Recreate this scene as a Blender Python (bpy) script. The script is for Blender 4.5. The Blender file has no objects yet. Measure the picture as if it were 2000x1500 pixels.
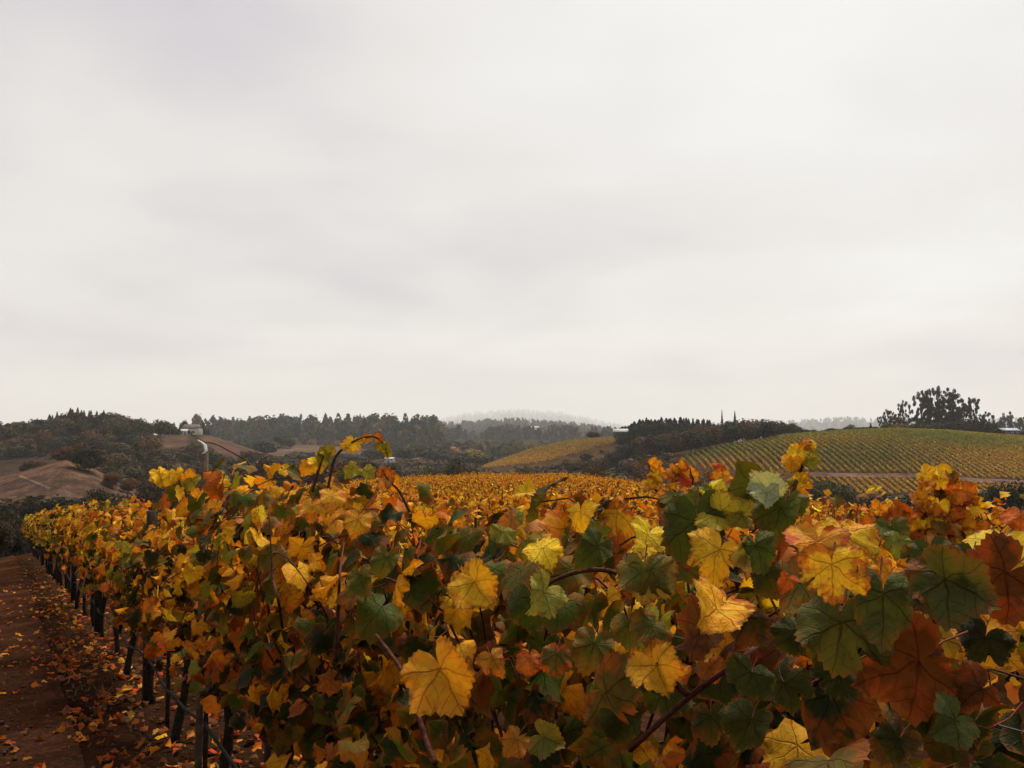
import bpy, math, random
import numpy as np
from mathutils import Vector, Matrix

R = math.radians
rng = random.Random(11)
nr = np.random.default_rng(11)
SC = bpy.context.scene
COL = SC.collection

# ------------------------------------------------------------------ camera
EYE = 1.75
F = 1732.0
PITCH = math.atan(110 / F)
cam_d = bpy.data.cameras.new('camera')
cam = bpy.data.objects.new('camera', cam_d)
COL.objects.link(cam)
cam.location = (0, 0, EYE)
cam.rotation_euler = (R(90) + PITCH, 0, 0)
cam_d.sensor_width = 36
cam_d.lens = 36 * F / 2000
cam_d.clip_start = 0.05
cam_d.clip_end = 90000
SC.camera = cam

# ------------------------------------------------------------------ sky and sun
SUN_EL, SUN_AZ = 58, 28          # azimuth clockwise from +Y (ahead), so the light comes from ahead and above
world = bpy.data.worlds.new('World')
SC.world = world
world.use_nodes = True
wn, wl = world.node_tree.nodes, world.node_tree.links
wn.clear()


def W(t, **kw):
    n = wn.new(t)
    for k, v in kw.items():
        setattr(n, k, v)
    return n


def wmath(op, a, b=None, clamp=False):
    n = W('ShaderNodeMath', operation=op, use_clamp=clamp)
    for i, v in enumerate((a, b)):
        if v is None:
            continue
        if isinstance(v, (int, float)):
            n.inputs[i].default_value = v
        else:
            wl.new(v, n.inputs[i])
    return n.outputs[0]


sky = W('ShaderNodeTexSky', sky_type='NISHITA', sun_disc=False)
sky.sun_elevation = R(SUN_EL)
sky.sun_rotation = R(SUN_AZ)
tc = W('ShaderNodeTexCoord')
sep = W('ShaderNodeSeparateXYZ')
wl.new(tc.outputs['Generated'], sep.inputs[0])
zz = wmath('ADD', wmath('MAXIMUM', sep.outputs[2], 0.0), 0.16)
cx = wmath('DIVIDE', sep.outputs[0], zz)
cy = wmath('DIVIDE', sep.outputs[1], zz)
cmb = W('ShaderNodeCombineXYZ')
wl.new(cx, cmb.inputs[0]); wl.new(cy, cmb.inputs[1])
n1 = W('ShaderNodeTexNoise', noise_dimensions='3D')
n1.inputs['Scale'].default_value = 0.85
n1.inputs['Detail'].default_value = 4.5
n1.inputs['Roughness'].default_value = 0.46
n1.inputs['Distortion'].default_value = 0.35
mp = W('ShaderNodeMapping')
mp.inputs['Location'].default_value = (5.3, 2.9, 0)
wl.new(cmb.outputs[0], mp.inputs[0])
wl.new(mp.outputs[0], n1.inputs['Vector'])
# thinner, brighter cloud to the right of the view, thicker grey bank to the left
fac = wmath('ADD', wmath('MULTIPLY', wmath('SUBTRACT', n1.outputs[0], 0.5), 1.9), wmath('MULTIPLY', sep.outputs[0], 0.72))
fac = wmath('ADD', fac, wmath('MULTIPLY', sep.outputs[2], 0.55))
n2 = W('ShaderNodeTexNoise', noise_dimensions='3D')
n2.inputs['Scale'].default_value = 2.2; n2.inputs['Detail'].default_value = 5; n2.inputs['Roughness'].default_value = 0.5
wl.new(mp.outputs[0], n2.inputs['Vector'])
fac = wmath('ADD', fac, wmath('MULTIPLY', wmath('SUBTRACT', n2.outputs[0], 0.5), 0.55))
low = wmath('SUBTRACT', 1.0, wmath('MULTIPLY', sep.outputs[2], 5.5), clamp=True)      # the cloud base thickens low on the right
fac = wmath('ADD', fac, wmath('MULTIPLY', low, wmath('SUBTRACT', wmath('MULTIPLY', sep.outputs[0], -1.5), 0.12)))
fac = wmath('ADD', fac, 0.33, clamp=True)
ramp = W('ShaderNodeValToRGB')
cr = ramp.color_ramp
cr.elements[0].position = 0.0; cr.elements[0].color = (0.655, 0.615, 0.655, 1)
cr.elements[1].position = 1.0; cr.elements[1].color = (1.0, 0.995, 0.965, 1)
e = cr.elements.new(0.45); e.color = (0.865, 0.825, 0.795, 1)
wl.new(fac, ramp.inputs[0])
mul = W('ShaderNodeVectorMath', operation='SCALE')
mul.inputs[3].default_value = 2.36
wl.new(ramp.outputs[0], mul.inputs[0])
mix = W('ShaderNodeMix', data_type='RGBA')
mix.inputs[0].default_value = 0.975
wl.new(sky.outputs[0], mix.inputs[6]); wl.new(mul.outputs[0], mix.inputs[7])
bg = W('ShaderNodeBackground')
bg.inputs[1].default_value = 0.1
wl.new(mix.outputs[2], bg.inputs[0])
wo = W('ShaderNodeOutputWorld')
wl.new(bg.outputs[0], wo.inputs[0])

sun_d = bpy.data.lights.new('sun', 'SUN')
sun_d.energy = 1.5
sun_d.angle = R(14)
sun_d.color = (1.0, 0.90, 0.72)
sun = bpy.data.objects.new('sun', sun_d)
COL.objects.link(sun)
sd = Vector((math.sin(R(SUN_AZ)) * math.cos(R(SUN_EL)), math.cos(R(SUN_AZ)) * math.cos(R(SUN_EL)), math.sin(R(SUN_EL))))
sun.rotation_euler = (-sd).to_track_quat('-Z', 'Y').to_euler()
sun.location = sd * 50

SC.view_settings.view_transform = 'Standard'
SC.view_settings.look = 'None'
SC.view_settings.exposure = 1.95
SC.view_settings.gamma = 1.0
SC.view_settings.use_curve_mapping = False
SC.cycles.use_denoising = True
SC.cycles.max_bounces = 6
SC.cycles.diffuse_bounces = 1
SC.cycles.glossy_bounces = 1
SC.cycles.transmission_bounces = 2
SC.cycles.volume_bounces = 1
SC.cycles.transparent_max_bounces = 6


# ------------------------------------------------------------------ helpers
def tag(o, label=None, cat=None, group=None, kind=None):
    if label: o['label'] = label
    if cat: o['category'] = cat
    if group: o['group'] = group
    if kind: o['kind'] = kind
    return o


def link(o, parent=None):
    COL.objects.link(o)
    if parent is not None:
        o.parent = parent
    return o


def empty(name, loc, rz=0.0):
    o = bpy.data.objects.new(name, None)
    o.location = loc
    o.rotation_euler = (0, 0, rz)
    o.empty_display_size = 0.1
    return link(o)


def mesh_np(name, v, f, mats, col=None, uv=None, rim=None, mat_idx=None, smooth=False):
    """v (N,3), f (M,k) one face size."""
    v = np.asarray(v, np.float32); f = np.asarray(f, np.int32)
    me = bpy.data.meshes.new(name)
    k = f.shape[1]
    me.vertices.add(len(v)); me.vertices.foreach_set('co', v.ravel())
    me.loops.add(f.size); me.loops.foreach_set('vertex_index', f.ravel())
    me.polygons.add(len(f))
    me.polygons.foreach_set('loop_start', np.arange(0, f.size, k, dtype=np.int32))
    me.polygons.foreach_set('loop_total', np.full(len(f), k, np.int32))
    if smooth:
        me.polygons.foreach_set('use_smooth', np.ones(len(f), bool))
    for m in mats:
        me.materials.append(m)
    if mat_idx is not None:
        me.polygons.foreach_set('material_index', np.asarray(mat_idx, np.int32))
    me.update(calc_edges=True)
    if col is not None:
        a = me.color_attributes.new('Col', 'FLOAT_COLOR', 'POINT')
        c = np.ones((len(v), 4), np.float32); c[:, :3] = col
        a.data.foreach_set('color', c.ravel())
    if rim is not None:
        a = me.attributes.new('rim', 'FLOAT', 'POINT')
        a.data.foreach_set('value', np.asarray(rim, np.float32))
    if uv is not None:
        l = me.uv_layers.new(name='UVMap')
        l.data.foreach_set('uv', np.asarray(uv, np.float32)[f.ravel()].ravel())
    return me


def tube(pts, rad, n=5, cap=True):
    """tapered tube along pts; returns verts, quads"""
    P = np.asarray(pts, float); m = len(P)
    rad = np.broadcast_to(np.asarray(rad, float), (m,))
    T = np.gradient(P, axis=0)
    T /= np.linalg.norm(T, axis=1)[:, None] + 1e-9
    ref = np.array([0.31, 0.17, 0.93]) if abs(T[0][2]) < 0.8 else np.array([1.0, 0.1, 0.0])
    A = np.cross(T, ref); A /= np.linalg.norm(A, axis=1)[:, None] + 1e-9
    B = np.cross(T, A)
    an = np.arange(n) * 2 * math.pi / n
    V = P[:, None, :] + rad[:, None, None] * (np.cos(an)[None, :, None] * A[:, None, :] + np.sin(an)[None, :, None] * B[:, None, :])
    V = V.reshape(-1, 3)
    q = []
    for i in range(m - 1):
        for j in range(n):
            a = i * n + j; b = i * n + (j + 1) % n
            q.append((a, b, b + n, a + n))
    if cap:
        c = len(V); V = np.vstack([V, P[:1], P[-1:]])
        for j in range(n):
            q.append((c, (j + 1) % n, j, j)); o = (m - 1) * n
            q.append((c + 1, o + j, o + (j + 1) % n, o + (j + 1) % n))
    return V, q


def quads_to_tris(q):
    t = []
    for a, b, c, d in q:
        t.append((a, b, c))
        if d != c and d != a:
            t.append((a, c, d))
    return t


class MB:
    def __init__(self):
        self.v, self.f, self.c, self.n = [], [], [], 0
        self.uv, self.rim = [], []

    def add(self, v, f, col=(1, 1, 1)):
        v = np.asarray(v, float); f = np.asarray(f, int)
        self.v.append(v); self.f.append(f + self.n); self.n += len(v)
        c = np.asarray(col, float)
        self.c.append(np.broadcast_to(c, (len(v), 3)))

    def tube(self, pts, rad, n=5, col=(1, 1, 1)):
        self.ok_uv = False
        v, q = tube(pts, rad, n)
        self.add(v, quads_to_tris(q), col)

    def box(self, lo, hi, col=(1, 1, 1)):
        x0, y0, z0 = lo; x1, y1, z1 = hi
        v = [(x0, y0, z0), (x1, y0, z0), (x1, y1, z0), (x0, y1, z0), (x0, y0, z1), (x1, y0, z1), (x1, y1, z1), (x0, y1, z1)]
        q = [(0, 3, 2, 1), (4, 5, 6, 7), (0, 1, 5, 4), (1, 2, 6, 5), (2, 3, 7, 6), (3, 0, 4, 7)]
        self.add(v, quads_to_tris(q), col)

    def mesh(self, name, mats, smooth=False):
        ok = len(self.uv) == len(self.v)
        return mesh_np(name, np.vstack(self.v), np.vstack(self.f), mats, col=np.vstack(self.c), smooth=smooth,
                       uv=np.vstack(self.uv) if ok else None, rim=np.concatenate(self.rim) if ok else None)


def new_obj(name, me, parent=None, loc=None):
    o = bpy.data.objects.new(name, me)
    if loc is not None:
        o.location = loc
    return link(o, parent)


def at(px, py, Y):
    """world point seen at pixel (px, py) of the 2000x1500 photograph at depth Y"""
    dx, dy = (px - 1000) / F, (750 - py) / F
    cp, sp = math.cos(PITCH), math.sin(PITCH)
    d = (dx, cp - dy * sp, sp + dy * cp)
    k = Y / d[1]
    return Vector((d[0] * k, Y, EYE + d[2] * k))


# ------------------------------------------------------------------ materials
def new_mat(name):
    m = bpy.data.materials.new(name)
    m.use_nodes = True
    m.node_tree.nodes.clear()
    return m


class NT:
    def __init__(self, m):
        self.t = m.node_tree; self.n = self.t.nodes; self.l = self.t.links

    def node(self, t, **kw):
        n = self.n.new(t)
        for k, v in kw.items():
            setattr(n, k, v)
        return n

    def put(self, sock, v):
        if v is None: return
        if isinstance(v, bpy.types.NodeSocket): self.l.new(v, sock)
        else: sock.default_value = v

    def math(self, op, a, b=None, c=None, clamp=False):
        n = self.node('ShaderNodeMath', operation=op, use_clamp=clamp)
        for i, v in enumerate((a, b, c)): self.put(n.inputs[i], v)
        return n.outputs[0]

    def mix(self, f, a, b, blend='MIX'):
        n = self.node('ShaderNodeMix', data_type='RGBA', blend_type=blend)
        self.put(n.inputs[0], f); self.put(n.inputs[6], a); self.put(n.inputs[7], b)
        return n.outputs[2]

    def noise(self, scale, detail=3, rough=0.55, vec=None, dim='3D', w=None):
        n = self.node('ShaderNodeTexNoise', noise_dimensions=dim)
        n.inputs['Scale'].default_value = scale; n.inputs['Detail'].default_value = detail
        n.inputs['Roughness'].default_value = rough
        if vec is not None: self.l.new(vec, n.inputs['Vector'])
        if w is not None: self.l.new(w, n.inputs['W'])
        return n.outputs[0]

    def ss(self, v, lo, hi, a=0.0, b=1.0):
        n = self.node('ShaderNodeMapRange', interpolation_type='SMOOTHSTEP')
        self.put(n.inputs[0], v)
        for i, x in enumerate((lo, hi, a, b)): self.put(n.inputs[i + 1], x)
        return n.outputs[0]

    def out(self, surf):
        o = self.node('ShaderNodeOutputMaterial'); self.l.new(surf, o.inputs[0])


def leaf_shader(t, base, rough, trans, bump=None, warm=(1.0, 0.8, 0.45, 1)):
    p = t.node('ShaderNodeBsdfPrincipled')
    t.put(p.inputs['Base Color'], base)
    p.inputs['Roughness'].default_value = rough
    p.inputs['Specular IOR Level'].default_value = 0.07
    tr = t.node('ShaderNodeBsdfTranslucent')
    t.put(tr.inputs[0], t.mix(1.0, base, warm, 'MULTIPLY'))
    if bump is not None:
        t.l.new(bump, p.inputs['Normal'])
    m = t.node('ShaderNodeMixShader')
    m.inputs[0].default_value = trans
    t.l.new(p.outputs[0], m.inputs[1]); t.l.new(tr.outputs[0], m.inputs[2])
    t.out(m.outputs[0])


def make_leaf_mat(attr=False):
    m = new_mat('vine_leaf_mass' if attr else 'vine_leaf'); t = NT(m)
    oi = t.node('ShaderNodeObjectInfo')
    rnd = t.node('ShaderNodeNewGeometry').outputs['Random Per Island'] if attr else oi.outputs['Random']
    uvn = t.node('ShaderNodeUVMap')
    sp = t.node('ShaderNodeSeparateXYZ'); t.l.new(uvn.outputs[0], sp.inputs[0])
    x = t.math('MULTIPLY', t.math('SUBTRACT', sp.outputs[0], 0.5), 1.9)
    y = t.math('MULTIPLY', t.math('SUBTRACT', sp.outputs[1], 0.5), 1.9)
    ax = t.math('ABSOLUTE', x)
    wc = t.node('ShaderNodeCombineXYZ'); t.l.new(x, wc.inputs[0]); t.l.new(y, wc.inputs[1])
    t.l.new(t.math('MULTIPLY', rnd, 91.0), wc.inputs[2])
    wob = t.node('ShaderNodeTexNoise'); wob.inputs['Scale'].default_value = 2.3; wob.inputs['Detail'].default_value = 1.0
    t.l.new(wc.outputs[0], wob.inputs['Vector'])
    ws = t.node('ShaderNodeSeparateColor'); t.l.new(wob.outputs['Color'], ws.inputs[0])
    x = t.math('ADD', x, t.math('MULTIPLY', t.math('SUBTRACT', ws.outputs[0], 0.5), 0.2))
    y = t.math('ADD', y, t.math('MULTIPLY', t.math('SUBTRACT', ws.outputs[1], 0.5), 0.2))
    ax = t.math('ABSOLUTE', x)
    main = sec = None
    for deg, ln in ((0, 1.0), (50, 0.88), (108, 0.72)):
        dx, dy = math.sin(R(deg)), math.cos(R(deg))
        s = t.math('ADD', t.math('MULTIPLY', ax, dx), t.math('MULTIPLY', y, dy))
        c = t.math('ABSOLUTE', t.math('SUBTRACT', t.math('MULTIPLY', ax, dy), t.math('MULTIPLY', y, dx)))
        w = t.math('MULTIPLY_ADD', s, -0.014, 0.024)
        line = t.math('SUBTRACT', 1.0, t.math('DIVIDE', c, w), clamp=True)
        ok = t.math('GREATER_THAN', s, 0.0)
        line = t.math('MULTIPLY', line, ok)
        ph = t.math('FRACT', t.math('MULTIPLY', t.math('SUBTRACT', s, t.math('MULTIPLY', c, 0.85)), 5.2))
        l2 = t.math('SUBTRACT', 1.0, t.math('DIVIDE', t.math('ABSOLUTE', t.math('SUBTRACT', ph, 0.5)), 0.06), clamp=True)
        lim = t.math('MULTIPLY', t.math('LESS_THAN', c, t.math('MULTIPLY', s, 0.46)), ok)
        l2 = t.math('MULTIPLY', l2, lim)
        main = line if main is None else t.math('MAXIMUM', main, line)
        sec = l2 if sec is None else t.math('MAXIMUM', sec, l2)
    vein = t.math('MAXIMUM', t.math('MULTIPLY', main, 0.85), t.math('MULTIPLY', sec, 0.6))
    # object-varied noise in leaf space
    cmb = t.node('ShaderNodeCombineXYZ')
    t.l.new(x, cmb.inputs[0]); t.l.new(y, cmb.inputs[1])
    t.l.new(t.math('MULTIPLY', rnd, 37.0), cmb.inputs[2])
    nA = t.noise(1.6, 3, 0.6, cmb.outputs[0])
    nB = t.noise(7.0, 3, 0.65, cmb.outputs[0])
    rim = t.node('ShaderNodeAttribute', attribute_name='rim').outputs['Fac']
    base = t.node('ShaderNodeAttribute', attribute_name='Col').outputs['Color'] if attr else oi.outputs['Color']
    # blotches: yellowing / darker patches
    base = t.mix(t.ss(nA, 0.42, 0.68, 0.0, 0.5), base, t.mix(1.0, base, (1.45, 1.2, 0.8, 1), 'MULTIPLY'))
    base = t.mix(t.ss(nB, 0.40, 0.72, 0.0, 0.42), base, t.mix(1.0, base, (0.52, 0.45, 0.4, 1), 'MULTIPLY'))
    # reddened margin (strength = object alpha)
    ed = t.math('ADD', t.math('ADD', rim, t.math('MULTIPLY', t.math('SUBTRACT', nA, 0.5), 2.6)), t.math('MULTIPLY', t.math('SUBTRACT', nB, 0.5), 0.7))
    edf = t.math('MULTIPLY', t.ss(ed, 0.55, 0.95), 0.3 if attr else oi.outputs['Alpha'])
    base = t.mix(edf, base, (0.44, 0.075, 0.012, 1))
    # brown rim burn and spots
    base = t.mix(t.ss(t.math('ADD', rim, t.math('MULTIPLY', t.math('SUBTRACT', nB, 0.5), 0.8)), 0.88, 1.04, 0.0, 0.75), base, (0.15, 0.06, 0.016, 1))
    vo = t.node('ShaderNodeTexVoronoi'); vo.inputs['Scale'].default_value = 3.2
    t.l.new(cmb.outputs[0], vo.inputs['Vector'])
    spot = t.ss(vo.outputs['Distance'], 0.06, 0.02)
    base = t.mix(t.math('MULTIPLY', spot, t.ss(nA, 0.5, 0.6)), base, (0.07, 0.025, 0.01, 1))
    base = t.mix(t.math('MULTIPLY', vein, 0.8), base, t.mix(1.0, base, (0.42, 0.2, 0.14, 1), 'MULTIPLY'))
    bp = t.node('ShaderNodeBump'); bp.inputs['Strength'].default_value = 0.5; bp.inputs['Distance'].default_value = 0.006
    hgt = t.math('SUBTRACT', t.math('MULTIPLY', nB, 0.7), vein)
    t.l.new(hgt, bp.inputs['Height'])
    leaf_shader(t, base, 0.6, 0.36, bp.outputs[0])
    return m


def make_mass_mat(name, rough=0.7, trans=0.26, warm=(1.0, 0.8, 0.45, 1)):
    m = new_mat(name); t = NT(m)
    oi = t.node('ShaderNodeObjectInfo')
    a = t.node('ShaderNodeAttribute', attribute_name='Col')
    leaf_shader(t, t.mix(1.0, a.outputs[0], oi.outputs['Color'], 'MULTIPLY'), rough, trans, None, warm)
    return m


def simple_mat(name, col, rough=0.8, scale=30, var=0.35, bump=0.0, metal=0.0, use_attr=False, spec=0.06):
    m = new_mat(name); t = NT(m)
    co = t.node('ShaderNodeTexCoord').outputs['Object']
    n = t.noise(scale, 4, 0.6, co)
    base = (*col, 1)
    if use_attr:
        base = t.node('ShaderNodeAttribute', attribute_name='Col').outputs[0]
    c = t.mix(t.ss(n, 0.3, 0.7), t.mix(1.0, base, (1 - var, 1 - var, 1 - var, 1), 'MULTIPLY'), t.mix(1.0, base, (1 + var, 1 + var, 1 + var, 1), 'MULTIPLY'))
    p = t.node('ShaderNodeBsdfPrincipled')
    t.l.new(c, p.inputs['Base Color'])
    p.inputs['Roughness'].default_value = rough; p.inputs['Metallic'].default_value = metal
    p.inputs['Specular IOR Level'].default_value = spec
    if bump:
        b = t.node('ShaderNodeBump'); b.inputs['Strength'].default_value = bump; b.inputs['Distance'].default_value = 0.02
        t.l.new(n, b.inputs['Height']); t.l.new(b.outputs[0], p.inputs['Normal'])
    t.out(p.outputs[0])
    return m


def make_ground_mat():
    m = new_mat('soil_and_dry_grass'); t = NT(m)
    co = t.node('ShaderNodeTexCoord').outputs['Object']
    a = t.node('ShaderNodeAttribute', attribute_name='Col').outputs[0]
    big = t.noise(0.045, 5, 0.6, co)
    mid = t.noise(1.3, 5, 0.65, co)
    fine = t.noise(22, 5, 0.7, co)
    c = t.mix(t.ss(big, 0.35, 0.65), t.mix(1.0, a, (0.72, 0.72, 0.75, 1), 'MULTIPLY'), t.mix(1.0, a, (1.2, 1.15, 1.05, 1), 'MULTIPLY'))
    c = t.mix(t.ss(mid, 0.38, 0.68), c, t.mix(1.0, c, (0.55, 0.5, 0.48, 1), 'MULTIPLY'))
    m2 = t.noise(0.22, 6, 0.7, co)
    c = t.mix(t.ss(m2, 0.4, 0.62), t.mix(1.0, c, (0.62, 0.6, 0.58, 1), 'MULTIPLY'), t.mix(1.0, c, (1.18, 1.15, 1.1, 1), 'MULTIPLY'))
    c = t.mix(t.ss(fine, 0.35, 0.72), t.mix(1.0, c, (0.6, 0.57, 0.55, 1), 'MULTIPLY'), t.mix(1.0, c, (1.35, 1.3, 1.25, 1), 'MULTIPLY'))
    p = t.node('ShaderNodeBsdfPrincipled')
    t.l.new(c, p.inputs['Base Color']); p.inputs['Roughness'].default_value = 0.95
    p.inputs['Specular IOR Level'].default_value = 0.0
    b = t.node('ShaderNodeBump'); b.inputs['Strength'].default_value = 0.9; b.inputs['Distance'].default_value = 0.03
    t.l.new(t.math('ADD', fine, t.math('MULTIPLY', mid, 1.5)), b.inputs['Height']); t.l.new(b.outputs[0], p.inputs['Normal'])
    t.out(p.outputs[0])
    return m


M_LEAF = make_leaf_mat()
M_LEAFMASS = make_leaf_mat(True)
M_STEM = simple_mat('reddish_petiole', (0.17, 0.045, 0.025), 0.6, 60, 0.3)
M_CANE = simple_mat('brown_cane_bark', (0.065, 0.022, 0.013), 0.7, 90, 0.4, 0.4)
M_BARK = simple_mat('dark_vine_bark', (0.017, 0.012, 0.009), 0.95, 55, 0.5, 0.9)
M_MASS = make_mass_mat('vine_foliage')
M_TREE = make_mass_mat('tree_foliage', 0.85, 0.12, (1, 1, 0.8, 1))
M_TRUNK = simple_mat('tree_bark', (0.055, 0.042, 0.035), 0.95, 3, 0.3)
M_GROUND = make_ground_mat()
M_POST = simple_mat('weathered_post', (0.024, 0.017, 0.013), 0.9, 26, 0.5, 0.7)
M_STAKE = simple_mat('grey_stake_wood', (0.075, 0.055, 0.038), 0.85, 26, 0.4, 0.5)
M_TAPE = simple_mat('white_tape', (0.82, 0.82, 0.84), 0.5, 12, 0.06)
M_WIRE = simple_mat('dull_wire', (0.06, 0.057, 0.052), 0.7, 40, 0.2, 0, 0.0, False, 0.1)
M_HOSE = simple_mat('black_hose', (0.012, 0.011, 0.01), 0.8, 20, 0.3, 0, 0, False, 0.08)


# ------------------------------------------------------------------ terrain
BASE = -16.0


def sstep(x, a, b):
    t = np.clip((x - a) / (b - a), 0, 1)
    return t * t * (3 - 2 * t)


# name, px, py of the crest (ground), crest depth, depth of the near flank, of the far flank, fade width in px
LAYERS = [
    ('knoll_grass', [-150, -50, 0, 60, 130, 190, 240, 300], [958, 945, 934, 917, 897, 916, 946, 960], 250, 75, 60, 40),
    ('hill_wood', [-500, 0, 100, 170, 240, 280, 330, 370, 410, 450, 500, 560, 640], [850, 852, 842, 830, 840, 848, 852, 849, 850, 862, 880, 896, 906], 600, 280, 200, 60),
    ('rise_grass', [420, 480, 560, 640, 700, 790, 880], [884, 872, 868, 870, 876, 884, 900], 850, 200, 150, 40),
    ('wood_band', [-900, 300, 450, 600, 700, 800, 900, 1300, 3000], [852, 852, 854, 853, 850, 852, 858, 864, 862], 1350, 380, 900, 10),
    ('mid_hill', [660, 720, 800, 850, 900, 1000, 1100, 1200, 1320, 1450], [862, 856, 847, 841, 836, 831, 837, 849, 860, 864], 3600, 1800, 900, 30),
    ('far_hill', [560, 700, 800, 850, 900, 1000, 1100, 1180, 1300, 1500], [862, 852, 838, 827, 817, 808, 814, 831, 850, 862], 28000, 24300, 4500, 40),
    ('far_ridge', [1250, 1450, 1560, 1650, 1720, 1900, 2100, 2900], [856, 838, 829, 823, 827, 826, 822, 830], 9500, 5000, 2500, 60),
    ('vine_slope', [920, 950, 1000, 1050, 1100, 1150, 1200, 1260, 1340], [924, 912, 893, 877, 866, 860, 857, 855, 860], 540, 130, 90, 25),
    ('vine_hill', [1180, 1250, 1330, 1400, 1500, 1560, 1650, 1750, 1850, 1950, 2000, 2300, 2700], [908, 898, 882, 868, 855, 850, 844, 840, 844, 852, 855, 872, 890], 420, 128, 170, 60),
]


def H_all(X, Y):
    X = np.asarray(X, float); Y = np.asarray(Y, float)
    Ys = np.maximum(Y, 1e-3)
    px = np.where(Y > 0.5, 1000 + F * X / Ys, np.where(X < 0, -9000, 9000))
    outs = []
    # knoll with the near vineyard
    dl = np.maximum(0, -(X + 2.0)); dr = np.maximum(0, X - 4.0)
    k = -0.05 * np.clip(Y - 3, 0, 17) - 0.026 * np.maximum(0, Y - 20) - (0.02 * dl + 0.004 * np.minimum(dl, 40) ** 2) - 0.115 * dr
    d = np.maximum.reduce([Y - 66 - 0.0 * X, -X - 30 - 0.0 * Y, X - 34, -Y - 60])
    k = k - 0.2 * np.maximum(0, d)
    outs.append(np.maximum(k, BASE - 0.01))
    for nm, pxs, pys, Yc, wf, wb, fade in LAYERS:
        zc = EYE - (np.interp(px, pxs, pys) - 860) / F * Yc
        s = Y - Yc
        t = np.where(s < 0, np.clip(-s / wf, 0, 1), np.clip(s / wb, 0, 1))
        sh = 0.5 + 0.5 * np.cos(math.pi * t)
        if nm in ('vine_hill', 'vine_slope'):
            sh = np.where(s < 0, np.cos(np.clip(t, 0, 1) * math.pi / 2) ** 1.15, sh)
        fd = sstep(px, pxs[0], pxs[0] + fade) * (1 - sstep(px, pxs[-1] - fade, pxs[-1]))
        outs.append(BASE + (zc - BASE) * sh * fd)
    return outs


def H(X, Y):
    return np.maximum.reduce(H_all(X, Y))


def hz(x, y):
    return float(H(np.array([x]), np.array([y]))[0])


def gpt(px, Y):
    """ground point at the photograph's column px and depth Y"""
    x = (px - 1000) / F * Y
    return Vector((x, Y, hz(x, Y)))


def py_of(z, Y):
    return 860 - (z - EYE) / Y * F


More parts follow.
